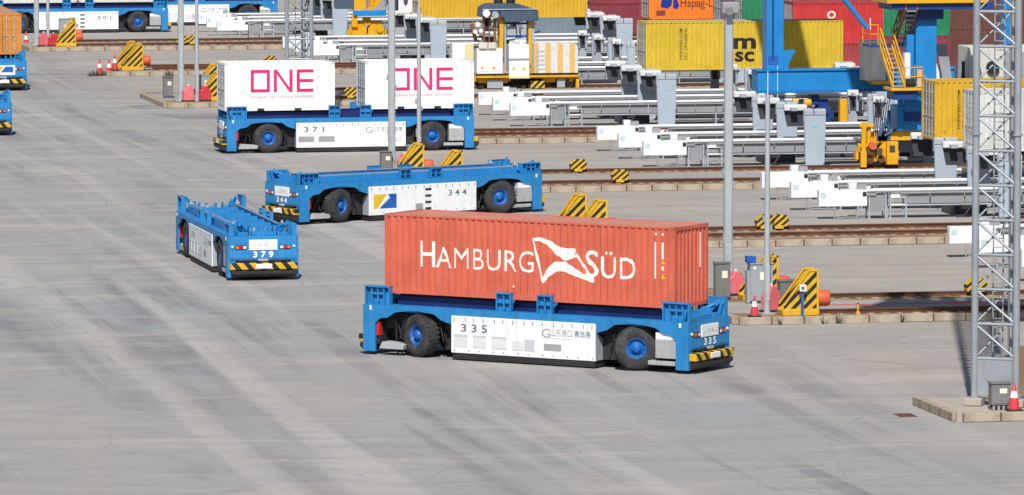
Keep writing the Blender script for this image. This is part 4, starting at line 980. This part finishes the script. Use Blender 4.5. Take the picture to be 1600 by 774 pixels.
# second crane's undercarriage with machine house
mx = 27.05; my = 158.0
mach = thing('crane_undercarriage', 'white machine with faded yellow stripes and dark blue roof, right of the ONE containers', 'crane machine', (mx, my, 0), 0)
def mp(name, mb, mat, bevel=0, parent=None): return mb.build(name, mat, parent or mach, bevel=bevel)
WST = stripes('machine_white_yellow_bands', (1, 0, 0), .78, ca=(.62, .64, .66), cb=(.66, .43, .14), duty=.55)
mp('sill_frame', MB().box(1.5, 8.1, -.6, .6, .95, 1.15).box(1.5, 3.6, -.75, -.6, 1.02, 1.14).box(4.45, 8.05, -.75, -.6, 1.02, 1.14).box(7.9, 8.1, -.6, .6, .3, .95), YELM, .01)
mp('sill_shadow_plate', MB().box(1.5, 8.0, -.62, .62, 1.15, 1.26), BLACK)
mp('striped_cabinet', MB().prism([(5.15, 1.27), (8.0, 1.27), (8.0, 2.95), (7.75, 3.15), (5.15, 3.15)], -.7, .7, 'y'), WST, .02)
mp('white_cabinet', MB().box(1.5, 3.15, -.7, .6, 1.27, 2.85), WHITE, .02)
mp('white_cabinet', MB().box(-.05, 1.3, -.5, .5, 1.5, 3.2), RACKW, .02)
mp('cream_strip', MB().box(.75, 1.31, -.52, -.50, 1.6, 3.15), paint('pale_yellow', (.68, .62, .34), .5))
mp('meter_box', MB().box(1.6, 2.15, -.85, -.5, 2.86, 3.25).box(2.2, 2.7, -.85, -.5, 2.86, 3.25), CREAM, .02)
mp('control_desk', MB().prism([(-.8, .95), (-.8, 2.2), (-.68, 3.1), (.2, 3.1), (.2, .95)], 3.55, 4.85, 'x'), RACKW, .02)
for (x0, x1, z0, z1) in ((1.6, 2.3, 1.45, 2.7), (2.35, 3.05, 1.45, 2.7), (.05, .65, 1.6, 3.1)): mp('door', MB().box(x0, x1, -.725 if x0 > 1 else -.52, -.70 if x0 > 1 else -.50, z0, z1), WHITE)
for (x, z) in ((1.75, 1.55), (2.5, 1.55), (3.75, 1.5), (4.4, 1.5)): mp('warning_sticker', MB().box(x, x + .16, -.82 if x > 3 else -.735, -.80 if x > 3 else -.725, z, z + .18), LOGO_Y)
mp('desk_lip', MB().box(3.5, 4.9, -.86, -.70, 2.16, 2.24), RACKG); mp('desk_stripe', MB().box(3.6, 4.8, -.812, -.80, .98, 1.12), paint('pale_yellow', (.68, .62, .34), .5))
for i in range(5): mp('louvre', MB().box(5.25, 5.85, -.72, -.70, 1.5 + i * .28, 1.6 + i * .28), PRINT_G)
m = MB(); rnd = random.Random(4)
for i in range(26):
    x, z = rnd.uniform(1.4, 5.3), rnd.uniform(3.2, 4.6); x2, z2 = x + rnd.uniform(-.6, .6), z + rnd.uniform(-.8, .6); m.tube((x, rnd.uniform(-.3, .3), z), (x2, rnd.uniform(-.3, .3), z2), .035, 5)
for i in range(14):
    x = rnd.uniform(1.6, 7.6); m.box(x, x + rnd.uniform(.1, .35), -.45, -.2, rnd.uniform(.1, .4), rnd.uniform(.5, .92))
mp('pipework', m, BLACK)['kind'] = 'stuff'
mp('roof_edge', MB().box(1.8, 5.4, -.86, -.80, 5.30, 5.36), RACKG); mp('cab_window', MB().box(2.3, 3.0, -.83, -.80, 5.0, 5.3), GLASS_D)
mp('post', MB().box(3.02, 3.25, -.35, .35, 1.2, 5.3), YELM); mp('post', MB().box(4.88, 5.08, -.35, .35, 1.0, 5.3), YELM)
mp('side_column', MB().box(5.10, 5.28, -.3, .3, 1.2, 4.6).box(3.30, 3.42, -.5, -.2, 1.3, 4.4), RACKG)
mp('hanging_cable', MB().tube((2.0, -.4, 3.2), (2.0, -.4, 4.9), .08, 6).tube((2.35, -.4, 3.2), (2.35, -.4, 4.9), .05, 6).tube((2.7, -.4, 3.0), (2.7, -.4, 5.0), .09, 6).tube((1.5, -.4, 3.3), (1.2, -.4, 4.4), .12, 6), paint('cable_brown', (.25, .09, .03), .6))
roof = mp('roof_hood', MB().prism([(1.75, 4.85), (1.85, 5.45), (2.3, 5.68), (4.1, 5.68), (4.7, 5.5), (5.4, 5.25), (5.45, 4.6), (3.3, 4.5), (3.2, 4.85)], -.8, .8, 'y'), ROOFB, .03)
for x in (3.0, 3.8): mp('roof_fan', MB().tube((x, 0, 5.68), (x, 0, 5.95), .28, 12), BLACK)
mp('shade_backing', MB().box(1.6, 7.8, .3, .55, .05, .94), BLACK); mp('equipment_box', MB().box(2.2, 3.2, -.5, -.36, .35, .9).box(6.7, 7.2, -.5, -.36, .35, .9), RACKG)  # black slab behind the bogies is added to deepen the shade under the sill
for (x, z, r_) in ((2.05, 5.1, .24), (2.62, 5.0, .22), (1.5, 4.4, .16), (1.35, 3.95, .14), (1.7, 4.0, .13)): mp('floodlight', MB().tube((x, -1.0, z), (x, -.7, z), r_, 12), (LAMP_W, RACKG)[x > 2.5])
mp('equipment_shelf', MB().box(3.35, 4.85, -.4, .4, 4.35, 4.45).box(3.35, 4.85, -.4, .4, 3.55, 3.65), BLUE_D)
mp('equipment_box', MB().box(3.5, 4.05, -.35, .2, 3.66, 4.2).box(4.4, 4.7, -.35, .2, 3.66, 4.1).box(3.5, 4.0, -.3, .2, 4.46, 4.7), RACKG)
mp('fixing_knob', MB().tube((3.75, -.5, 3.12), (3.75, -.3, 3.12), .16, 10).tube((4.4, -.5, 3.12), (4.4, -.3, 3.12), .16, 10), CREAM)
mp('ladder', MB().box(5.33, 5.38, -.76, -.72, 1.3, 2.9).box(5.05, 5.10, -.78, -.74, 1.3, 2.9), RACKG)
bogie(mach, 1.6, 3.6, 0); bogie(mach, 5.6, 7.8, 0)
mp('warning_board', MB().box(4.9, 5.8, -.95, -.90, .35, .8), STR_XZ)

b2 = thing('crane_undercarriage', 'yellow and blue crane bogie with slanting yellow stairs at the top edge', 'crane machine', (30.3, 214.0, 0))
bogie(b2, 0, 2.6, 0)
MB().box(.2, 2.6, -.9, -.5, 2.3, 2.7).build('blue_block', CRANE, b2, bevel=.05)
MB().box(.3, 1.1, -.6, .4, 2.7, 6.0).box(1.5, 1.75, -.4, .4, 2.6, 4.6).box(-1.2, 1.2, -.7, -.6, 3.9, 4.4).build('leg', YELM, b2)
MB().box(-1.3, 1.0, -.8, -.72, 4.0, 4.5).build('hazard_board', STR_XZ, b2)
MB().box(-1.0, .3, -.5, .5, 2.8, 3.95).build('engine_box', ROOFB, b2)
m = MB()
for s_ in (-.5, .3):
    m.bar((1.4, s_, 2.6), (3.4, s_, 4.9), .08, .3); m.bar((1.4, s_, 3.5), (3.4, s_, 5.8), .05, .06)
    for i in range(5): m.bar((1.4 + i * .5, s_, 2.6 + i * .575), (1.4 + i * .5, s_, 3.5 + i * .575), .05, .05, (0, 1, 0))
for i in range(9): m.box(1.45 + i * .22, 1.65 + i * .22, -.5, .3, 2.75 + i * .25, 2.79 + i * .25)
m.build('stair', YELM, b2)
MB().box(.1, .5, -.7, -.5, 1.5, 2.4).box(.1, 1.0, -.72, -.45, .45, 1.2).build('rail_guard', YELM, b2)

# white and navy banner box hanging over a rack post near the top (drive cabinet)
nb = thing('signal_cabinet', 'small white cabinet with a dark shield emblem beside the tall grey pole at the top', 'cabinet', (32.5, 209.0, 0))
MB().box(.0, 1.6, -.3, .5, 0, 2.4).build('pedestal', RACKG, nb); MB().box(-.1, 1.65, -.4, .6, 2.4, 4.4).build('housing', paint('navy_housing', (.02, .03, .10), .5), nb)
MB().box(.45, 1.45, -.44, -.41, 2.75, 4.3).build('door', WHITE, nb); MB().prism([(.8, 3.9), (1.15, 3.9), (1.12, 3.4), (.97, 3.2), (.83, 3.4)], -.46, -.44, 'y').build('emblem', paint('shield_purple', (.08, .05, .12), .5), nb)

# ------------------------------------------------------------------ rail ends: stops, poles, cabinets, cones
def stop(label, loc, s_=1.0, group='yellow striped rail end stops'):
    t = thing('rail_end_stop', label, 'rail buffer', loc, 0, group)
    prof = [(0, .24), (.14, .24), (.98, 1.62), (1.05, 1.75), (1.36, 1.75), (1.36, .24)]
    def plate():
        m = MB().prism([(0, .24), (1.36, .24), (1.36, 1.75), (1.0, 1.75), (.0, .42)], -.03, .0, 'y'); return m.mesh('side_plate', STR_XZ)
    def rimf():
        m = MB(); e = .07
        m.box(1.30, 1.38, -.06, 0, .22, 1.78); m.box(.98, 1.38, -.06, 0, 1.70, 1.78); m.bar((.0, -.03, .40), (.99, -.03, 1.74), .06, .09, (0, 1, 0)); m.box(-.03, 1.38, -.065, 0, .18, .26)
        return m.mesh('plate_frame', YEL)
    for y in (-.38, .42):
        pl = put('side_plate', cached('stp', plate), t, (0, y, 0)); put('plate_frame', cached('stf', rimf), pl)
    put('base', cached('stb', lambda: MB().box(-.06, 1.40, -.46, .46, 0, .20).mesh('base', YEL, .01)), t)
    put('slope_plate', cached('sts', lambda: MB().bar((.05, 0, .36), (1.0, 0, 1.66), .74, .04, (0, 1, 0)).mesh('slope_plate', YEL)), t) if False else None
    put('back_plate', cached('stk', lambda: MB().box(1.24, 1.30, -.38, .38, .2, 1.74).mesh('back_plate', YEL)), t)
    put('buffer_pad', cached('stq', lambda: MB().lathe([(.02, 0), (.30, 0), (.32, .06), (.32, .42), (.28, .5), (.02, .5)], 'x', 18, c=(1.40, 0, .62)).mesh('buffer_pad', ORANGE_B)), t)
    return t
NAMES = {'A': 'beside the two nearest grey poles', 'B': 'above the red container roof', 'C': 'behind empty vehicle 344', 'D': 'between the two ONE containers',
         'P': 'left of the ONE containers', 'E': 'beside the three cones', 'F': 'in front of the far vehicle 301'}
STX = {'A': (11.85, 11.8), 'B': (11.2, 11.0), 'C': (10.9, 10.0), 'D': (13.5, 13.5), 'P': (9.75, 10.8), 'E': (9.55, 9.55), 'F': (9.05, 9.7)}
for key, (x0, yk, yl, yu) in CORR.items():
    stop('yellow and black striped rail end stop, nearer one %s' % NAMES[key], (STX[key][0], yl, .30))
    stop('yellow and black striped rail end stop, farther one %s' % NAMES[key], (STX[key][1], yu if key not in 'C' else yl + 5.5, .30))
def pole(label, loc, h, r, head):
    t = thing('light_pole', label, 'pole', loc, 0, 'grey yard poles')
    def mk():
        m = MB()
        if r > .15: m.prism([(-r, -r * .6), (-r * .6, -r), (r * .6, -r), (r, -r * .6), (r, r * .6), (r * .6, r), (-r * .6, r), (-r, r * .6)], 0, h, 'z')
        else: m.tube((0, 0, 0), (0, 0, h), r * 1.15, 12, r * .8)
        m.box(-r * 2.1, r * 2.1, -r * 2.1, r * 2.1, 0, .04); return m.mesh('shaft', POLE)
    put('shaft', cached(('pole', h, r), mk), t)
    def door(): return MB().box(-r * .8, r * .8, -r * 1.18, -r * .9, .5, 1.9).mesh('access_sleeve', POLE, .02)
    put('access_sleeve', cached(('pd', r), door), t)
    put('bracket', cached(('pb', r), lambda: MB().box(-r - .08, -r, -.05, .05, h * .42, h * .42 + .25).box(r, r + .08, -.05, .05, h * .38, h * .38 + .2).box(-r - .05, -r + .01, -.04, .04, 1.9, 2.3).mesh('bracket', VENTM)), t)
    if head:
        put('lamp_head', cached('plh', lambda: MB().box(-.32, .35, -.35, .1, h, h + .45).tube((-.1, -.35, h + .2), (-.1, -.6, h + .1), .14, 10).mesh('lamp_head', VENTM, .03)), t)
    else:
        put('antenna', cached('pla', lambda: MB().tube((0, 0, h), (0, 0, h + .9), .018, 6).mesh('antenna', WHITE)), t)
    return t
PP = {'A': ((12.12, 21.9), (11.38, 12.4)), 'C': ((10.62, 89.0), (11.72, 87.3)), 'P': ((8.6, 149.4), (9.55, 149.2)), 'F': ((7.95, 216.5), (8.54, 214.6))}
WHERE = {'A': 'at the near right beyond vehicle 335', 'C': 'in front of the right ONE container', 'P': 'left of the ONE containers', 'F': 'at the top left corner'}
for k, (a, b) in PP.items():
    pole('thick square grey pole %s' % WHERE[k], (a[0], a[1], (.3)), 11.2, .17, True)
    pole('thin round grey pole %s' % WHERE[k], (b[0], b[1], .3), 8.5, .11, False)
# platform bay for items standing off the rails
for key, (x0, y0, x1, y1) in {'A': (10.02, 18.92, 14.5, 23.4), 'C': (8.82, 87.32, 13.0, 90.6)}.items():
    tag(MB().box(x0, x1, y0, y1, 0, .288).build('pole_plinth', BALLAST), kind='structure')
def cabinet(label, loc, w_, h, d_, mat, blue=False, sign=True):
    t = thing('electric_cabinet', label, 'cabinet', loc, 0, 'grey yard cabinets')
    MB().box(0, w_, 0, d_, .08, h).build('housing', mat, t, bevel=.015)
    MB().box(-.03, w_ + .03, -.04, d_ + .03, h, h + .05).build('roof', mat, t)
    MB().box(.05, w_ - .05, .03, d_ - .03, 0, .08).build('plinth', LOGO_B if blue else BLACK, t)
    MB().box(.05, w_ * .5 - .01, -.018, 0, .14, h - .06).build('door', mat, t); MB().box(w_ * .5 + .01, w_ - .05, -.018, 0, .14, h - .06).build('door', mat, t)
    if sign: MB().box(w_ * .42, w_ * .80, -.028, -.018, h * .60, h * .80).build('warning_sticker', paint('sticker', (.72, .75, .55), .5), t)
    return t
cabinet('narrow grey cabinet right beside the end of the red container', (10.75, 18.3, .30), .6, 1.45, .4, CABG)
c2 = cabinet('grey-blue cabinet with small white stickers between the two near grey poles', (11.75, 16.6, .30), .92, 1.55, .55, CABL)
MB().box(-.13, -.01, .0, .4, .02, 1.30).build('side_duct', CABL, c2); MB().box(-.13, .22, -.03, .4, 1.62, 1.86).build('blue_cover', LOGO_B, c2)
MB().box(.12, .22, -.03, -.02, 1.35, 1.45).build('sticker', WHITE, c2)
cabinet('low brown-grey box in front of the nearest striped rail stop', (12.15, 13.4, .30), .72, 1.15, .5, CABG, sign=False)
cabinet('narrow grey cabinet with pale door sign left of the pole behind vehicle 344', (9.95, 88.4, .30), .58, 1.05, .4, CABG)
c3 = cabinet('grey-blue cabinet right of the pole behind vehicle 344', (11.30, 88.2, .30), .85, 1.35, .5, CABL); 
cabinet('narrow grey cabinet on a blue foot left of the poles beside the left ONE container', (7.95, 152.4, .30), .60, 1.28, .4, CABG, blue=True)
cabinet('tall grey cabinet right of the poles beside the left ONE container', (9.95, 150.6, .30), .62, 1.45, .5, CABL)
cabinet('grey cabinet before the far vehicle 301 at the top left', (9.35, 214.4, .30), .80, 1.9, .5, CABL)
def barrier(label, loc, rz, s_=1., mat=PINK):
    """water-filled plastic barrier"""
    t = thing('water_barrier', label, 'barrier', loc, rz, 'pink and red plastic barriers'); t.scale = (s_, s_, s_)
    def mk():
        m = MB(); m.prism([(-.36, .02), (.36, .02), (.38, .55), (.34, .78), (.20, .86), (.16, 1.02), (-.10, 1.02), (-.18, .84), (-.34, .70)], -.20, .20, 'y'); return m.mesh('body', mat, .04)
    put('body', cached(('bar', mat.name), mk), t)
    put('foot', cached('barf', lambda: MB().box(-.40, .40, -.24, .24, -.001, .09).mesh('foot', BLACK, .02)), t)
    put('cap', cached(('barc', mat.name), lambda: MB().tube((.03, 0, 1.0), (.03, 0, 1.1), .06, 10).mesh('cap', CONEW)), t)
    return t
barrier('faded pink plastic barrier at the foot of the near thick pole', (12.0, 20.2, .30), R(10), .95)
barrier('faded pink plastic barrier between the near thin pole and the low box', (11.72, 13.2, .30), R(25), 1.0)
barrier('pink plastic barrier right of the pole behind vehicle 344', (11.0, 87.6, .30), R(10), 1.0)
barrier('red and pink barrier between the two poles left of the ONE container', (8.95, 148.9, .30), R(10), .95)
barrier('red barrier right of the thin pole left of the ONE container', (10.0, 149.0, .30), R(15), .9, REDC)
barrier('pink barrier between the two poles in the top left corner', (8.2, 214.6, .30), R(10), .95)
barrier('red barrier right of the thin pole in the top left corner', (8.85, 214.2, .30), R(15), .9, REDC)
def cone(label, loc, s_=1.):
    t = thing('traffic_cone', label, 'traffic cone', loc, 0, 'red and white traffic cones'); t.scale = (s_, s_, s_)
    put('base', cached('cnb', lambda: MB().box(-.20, .20, -.20, .20, 0, .05).mesh('base', BLACK, .01)), t)
    put('body', cached('cnr', lambda: MB().lathe([(.15, .05), (.105, .34), (.064, .52), (.03, .72), (.001, .725)], 'z', 16).mesh('body', REDC)), t)
    put('white_band', cached('cnw', lambda: MB().lathe([(.1095, .34), (.070, .52)], 'z', 16).mesh('white_band', CONEW)), t)
    return t
cone('dark red traffic cone on the kerb just right of vehicle 335', (10.65, 11.45, .30), 1.15)
cone('red and white traffic cone beside the cabinet at the lattice mast foot', (11.45, -21.35, .30), 1.28)
cone('red and white cone, leftmost of the three beside the striped stops', (8.0, 182.6, 0.0), 1.5)
cone('red and white cone, middle of the three beside the striped stops', (8.62, 182.5, .0), 1.5)
cone('red and white cone, rightmost of the three beside the striped stops', (9.05, 182.8, .3), 1.5)
cone('red and white cone in the top left corner near the thick pole', (7.6, 219.9, 0), 1.5)
cone('small dark cone behind the roof of the red container', (11.6, 56.3, 0), .9)
# blue meter post in front of the near stop
t = thing('meter_post', 'short blue post with white meter box in front of the nearest striped stop', 'post', (12.52, 11.32, .30))
MB().box(-.05, .05, -.05, .05, 0, .95).build('post', LOGO_B, t); MB().box(-.13, .13, -.12, .02, .95, 1.22).build('meter', RACKW, t, bevel=.02); MB().box(-.07, .05, -.13, -.12, 1.03, 1.15).build('display', TXT_N, t)
t = thing('marker_post', 'small yellow marker post on the nearest rail kerb', 'post', (14.75, 11.4, .30)); MB().tube((0, 0, 0), (0, 0, .42), .035, 8).build('post', YEL, t); MB().box(-.07, .07, -.06, .06, 0, .12).build('foot', YEL, t)
MB().tube((0, 0, .42), (0, 0, .46), .045, 8).build('cap', BLACK, t)
t = thing('bollard', 'small yellow bollard between the thick pole and the grey-blue cabinet', 'bollard', (12.0, 17.0, .30)); MB().tube((0, 0, 0), (0, 0, .42), .09, 12).build('post', YEL, t); MB().tube((0, 0, .36), (0, 0, .39), .093, 12).build('band', BLACK, t)
# rail anchor boxes sitting on the rails
def anchor(label, loc, w_=.80):
    t = thing('rail_anchor', label, 'rail clamp', loc, 0, 'striped boxes clamped on the rails')
    put('housing', cached(('an', w_), lambda: MB().prism([(0, .0), (w_, 0), (w_ + .02, .40), (w_ - .10, .62), (.22, .62), (-.02, .34)], -.26, .26, 'y').mesh('housing', STR_XZ2, .01)), t)
    put('clamp_jaw', cached('anj', lambda: MB().box(.15, .55, -.34, .34, -.10, .06).mesh('clamp_jaw', YEL)), t)
    return t
for key, xs in {'A': ((None, 21.0),), 'B': ((None, 20.3), (None, 20.95)), 'C': ((1, 19.45), (0, 19.95)), 'D': ((1, 19.6),), 'P': ((0, 18.7),), 'E': ((1, 19.6),), 'F': ((0, 17.7), (0, 18.5))}.items():
    x0, yk, yl, yu = CORR[key]
    for q, (r_, x) in enumerate(xs):
        y = yu if r_ in (None, 1) else yl
        nm = {'A': 'left of the lattice mast', 'B': ('behind the near thin pole, left one', 'behind the near thin pole, right one')[min(q, 1)], 'C': ('left of the pair right of vehicle 344', 'right of the pair right of vehicle 344')[min(q, 1)], 'D': 'hidden behind vehicle 371', 'P': 'seen in the gap between the ONE containers', 'E': 'above the left ONE container', 'F': ('left of the pole at the upper left', 'right of the pole at the upper left')[min(q, 1)]}[key]
        an_ = anchor('yellow and black striped rail clamp box %s' % nm, (x, y, .46)); an_.scale = (1, 1, .85)
# weeds
def weeds(loc, n, r, label):
    m = MB(); rnd = random.Random(int(loc[0] * 10))
    for i in range(n):
        a = rnd.uniform(0, 6.28); q = rnd.uniform(0, r); x, y = q * math.cos(a), q * math.sin(a); b = rnd.uniform(0, 6.28); l = rnd.uniform(.15, .45); dx, dy = math.cos(b) * l * .6, math.sin(b) * l * .6
        m.add([(x - dy * .1, y + dx * .1, 0), (x + dy * .1, y - dx * .1, 0), (x + dx, y + dy, l)], [(0, 1, 2)])
    o = m.build('weeds', PLANT); o.location = loc; tag(o, label, 'weeds', kind='stuff')
weeds((7.6, 181.8, 0), 160, .5, 'tuft of weeds beside the cones'); weeds((12.4, 181.1, 0), 60, .4, 'weeds at the foot of the kerb')
for x in (11.6, 13.3, 13.9, 16.4): weeds((x, 11.08, 0), 14, .12, 'small weeds growing between kerb stones')

# ------------------------------------------------------------------ lattice light masts
def mast(label, loc, rz, H=34., head=True):
    t = thing('lattice_mast', label, 'lattice mast', loc, rz, 'grey lattice light masts')
    a = .71; P = [(-a, -.41), (a, -.41), (.0, .82)]; z0 = .28; pitch = 1.16
    P = [(-a, -.41), (a, -.41), (.25, .80)]
    for i, (x, y) in enumerate(P):
        m = MB(); seg_ = 3.0 * pitch
        m.tube((x, y, z0), (x, y, H), .12, 12)
        z = z0
        while z < H: m.tube((x, y, z - .03), (x, y, z + .03), .17, 12); z += 8.0 * pitch if z > z0 else 7.6 * pitch
        m.build('mast_leg', GALV, t)
        MB().box(x - .30, x + .30, y - .28, y + .28, 0, z0 - .03).build('pedestal', GROUND2, t, bevel=.02)
    n = int((H - z0 - 1.2) / pitch)
    hor = MB().tube((P[0][0], P[0][1], 0), (P[1][0], P[1][1], 0), .05, 8).mesh('horizontal_brace', GALV)
    dia = MB().tube((P[0][0], P[0][1], pitch), (P[1][0], P[1][1], 0), .048, 8).mesh('diagonal_brace', GALV)
    hb = MB().tube((P[0][0], P[0][1], 0), (P[2][0], P[2][1], 0), .035, 6).tube((P[1][0], P[1][1], 0), (P[2][0], P[2][1], 0), .035, 6).mesh('horizontal_brace', GALV)
    db = MB().tube((P[0][0], P[0][1], 0), (P[2][0], P[2][1], pitch), .035, 6).tube((P[2][0], P[2][1], 0), (P[1][0], P[1][1], pitch), .035, 6).mesh('diagonal_brace', GALV)
    for i in range(n):
        z = z0 + 1.30 + i * pitch
        put('horizontal_brace', hor, t, (0, 0, z)); put('horizontal_brace', hb, t, (0, 0, z))
        if i < n - 1: put('diagonal_brace', dia, t, (0, 0, z)); put('diagonal_brace', db, t, (0, 0, z))
    MB().box(-a + .10, a - .10, -.44, -.40, z0 + .05, z0 + 1.28).build('base_plate', GALV, t)
    m = MB()
    for x in (-.22, .12): m.tube((x, .12, z0 + 1.3), (x, .12, H - .5), .028, 6)
    z = z0 + 1.4
    while z < H - .6: m.tube((-.22, .12, z), (.12, .12, z), .016, 5); z += .30
    for k in range(6):
        pass
    m.build('climbing_ladder', GALV, t)
    MB().tube((.36, .3, z0 + 1.2), (.36, .3, H - .5), .05, 8).tube((.5, .42, z0 + 1.2), (.5, .42, H - .5), .03, 6).build('cable_conduit', VENTM, t)
    if head:
        m = MB()
        m.box(-4.2, 4.2, -1.8, 1.8, H - .1, H + .02); m.box(-4.2, 4.2, -1.85, -1.75, H, H + 1.1); m.box(-4.2, 4.2, 1.75, 1.85, H, H + 1.1)
        m.build('head_platform', GALV, t)
        for yy, zz in ((-1.9, .2), (-1.9, 1.5), (1.9, .2), (1.9, 1.5)):
            for k in range(8):
                xx = -3.7 + k * 1.05; put('floodlight', cached('fld', lambda: MB().box(-.42, .42, -.15, .15, 0, .85).mesh('floodlight', VENTM, .02)), t, (xx, yy, H + zz), (.5 if yy < 0 else -.5, 0, 0))
    return t
mast('tall grey lattice mast standing on the concrete plinth at the right edge', (11.43, -19.5, .30), R(-29.8), 36.)
mast('grey lattice mast rising behind the left ONE container', (12.6, 129.6, 0), R(-10), 34.)
# plinth at the right mast
p = MB().box(9.42, 60, -21.6, -16.9, 0, .288).build('mast_plinth', GROUND2); tag(p, kind='structure')
for i in range(24):
    put('kerb_stone', kerb_me, p, (9.60 + i * 1.29, -21.72, 0.006))
for i in range(4): put('kerb_stone', kerb_me, p, (9.42, -21.5 + i * 1.25, .004), (0, 0, math.pi / 2))
c = cabinet('grey cabinet with white sticker at the foot of the right lattice mast', (10.75, -21.1, .38), .66, .80, .42, CABG)
m = MB()
for i in range(4): m.box(.05 + i * .17, .12 + i * .17, .02, .3, -.08, .06)
m.build('foot', VENTM, c)
t = thing('tool_crate', 'brown crate with blue base at the right edge beside the lattice mast', 'crate', (12.35, -18.6, .30))
MB().box(0, 1.4, 0, 1, .12, 1.75).build('body', paint('crate_brown', (.22, .14, .08), .7), t, bevel=.02); MB().box(-.03, 1.45, -.1, 1.02, 0, .12).build('base', LOGO_B, t)
tag(MB().box(7.95, 8.55, -19.9, -18.9, .0, .008).build('drain_cover', RUST), 'rusty drain cover set flush in the concrete near the mast plinth', 'drain cover')
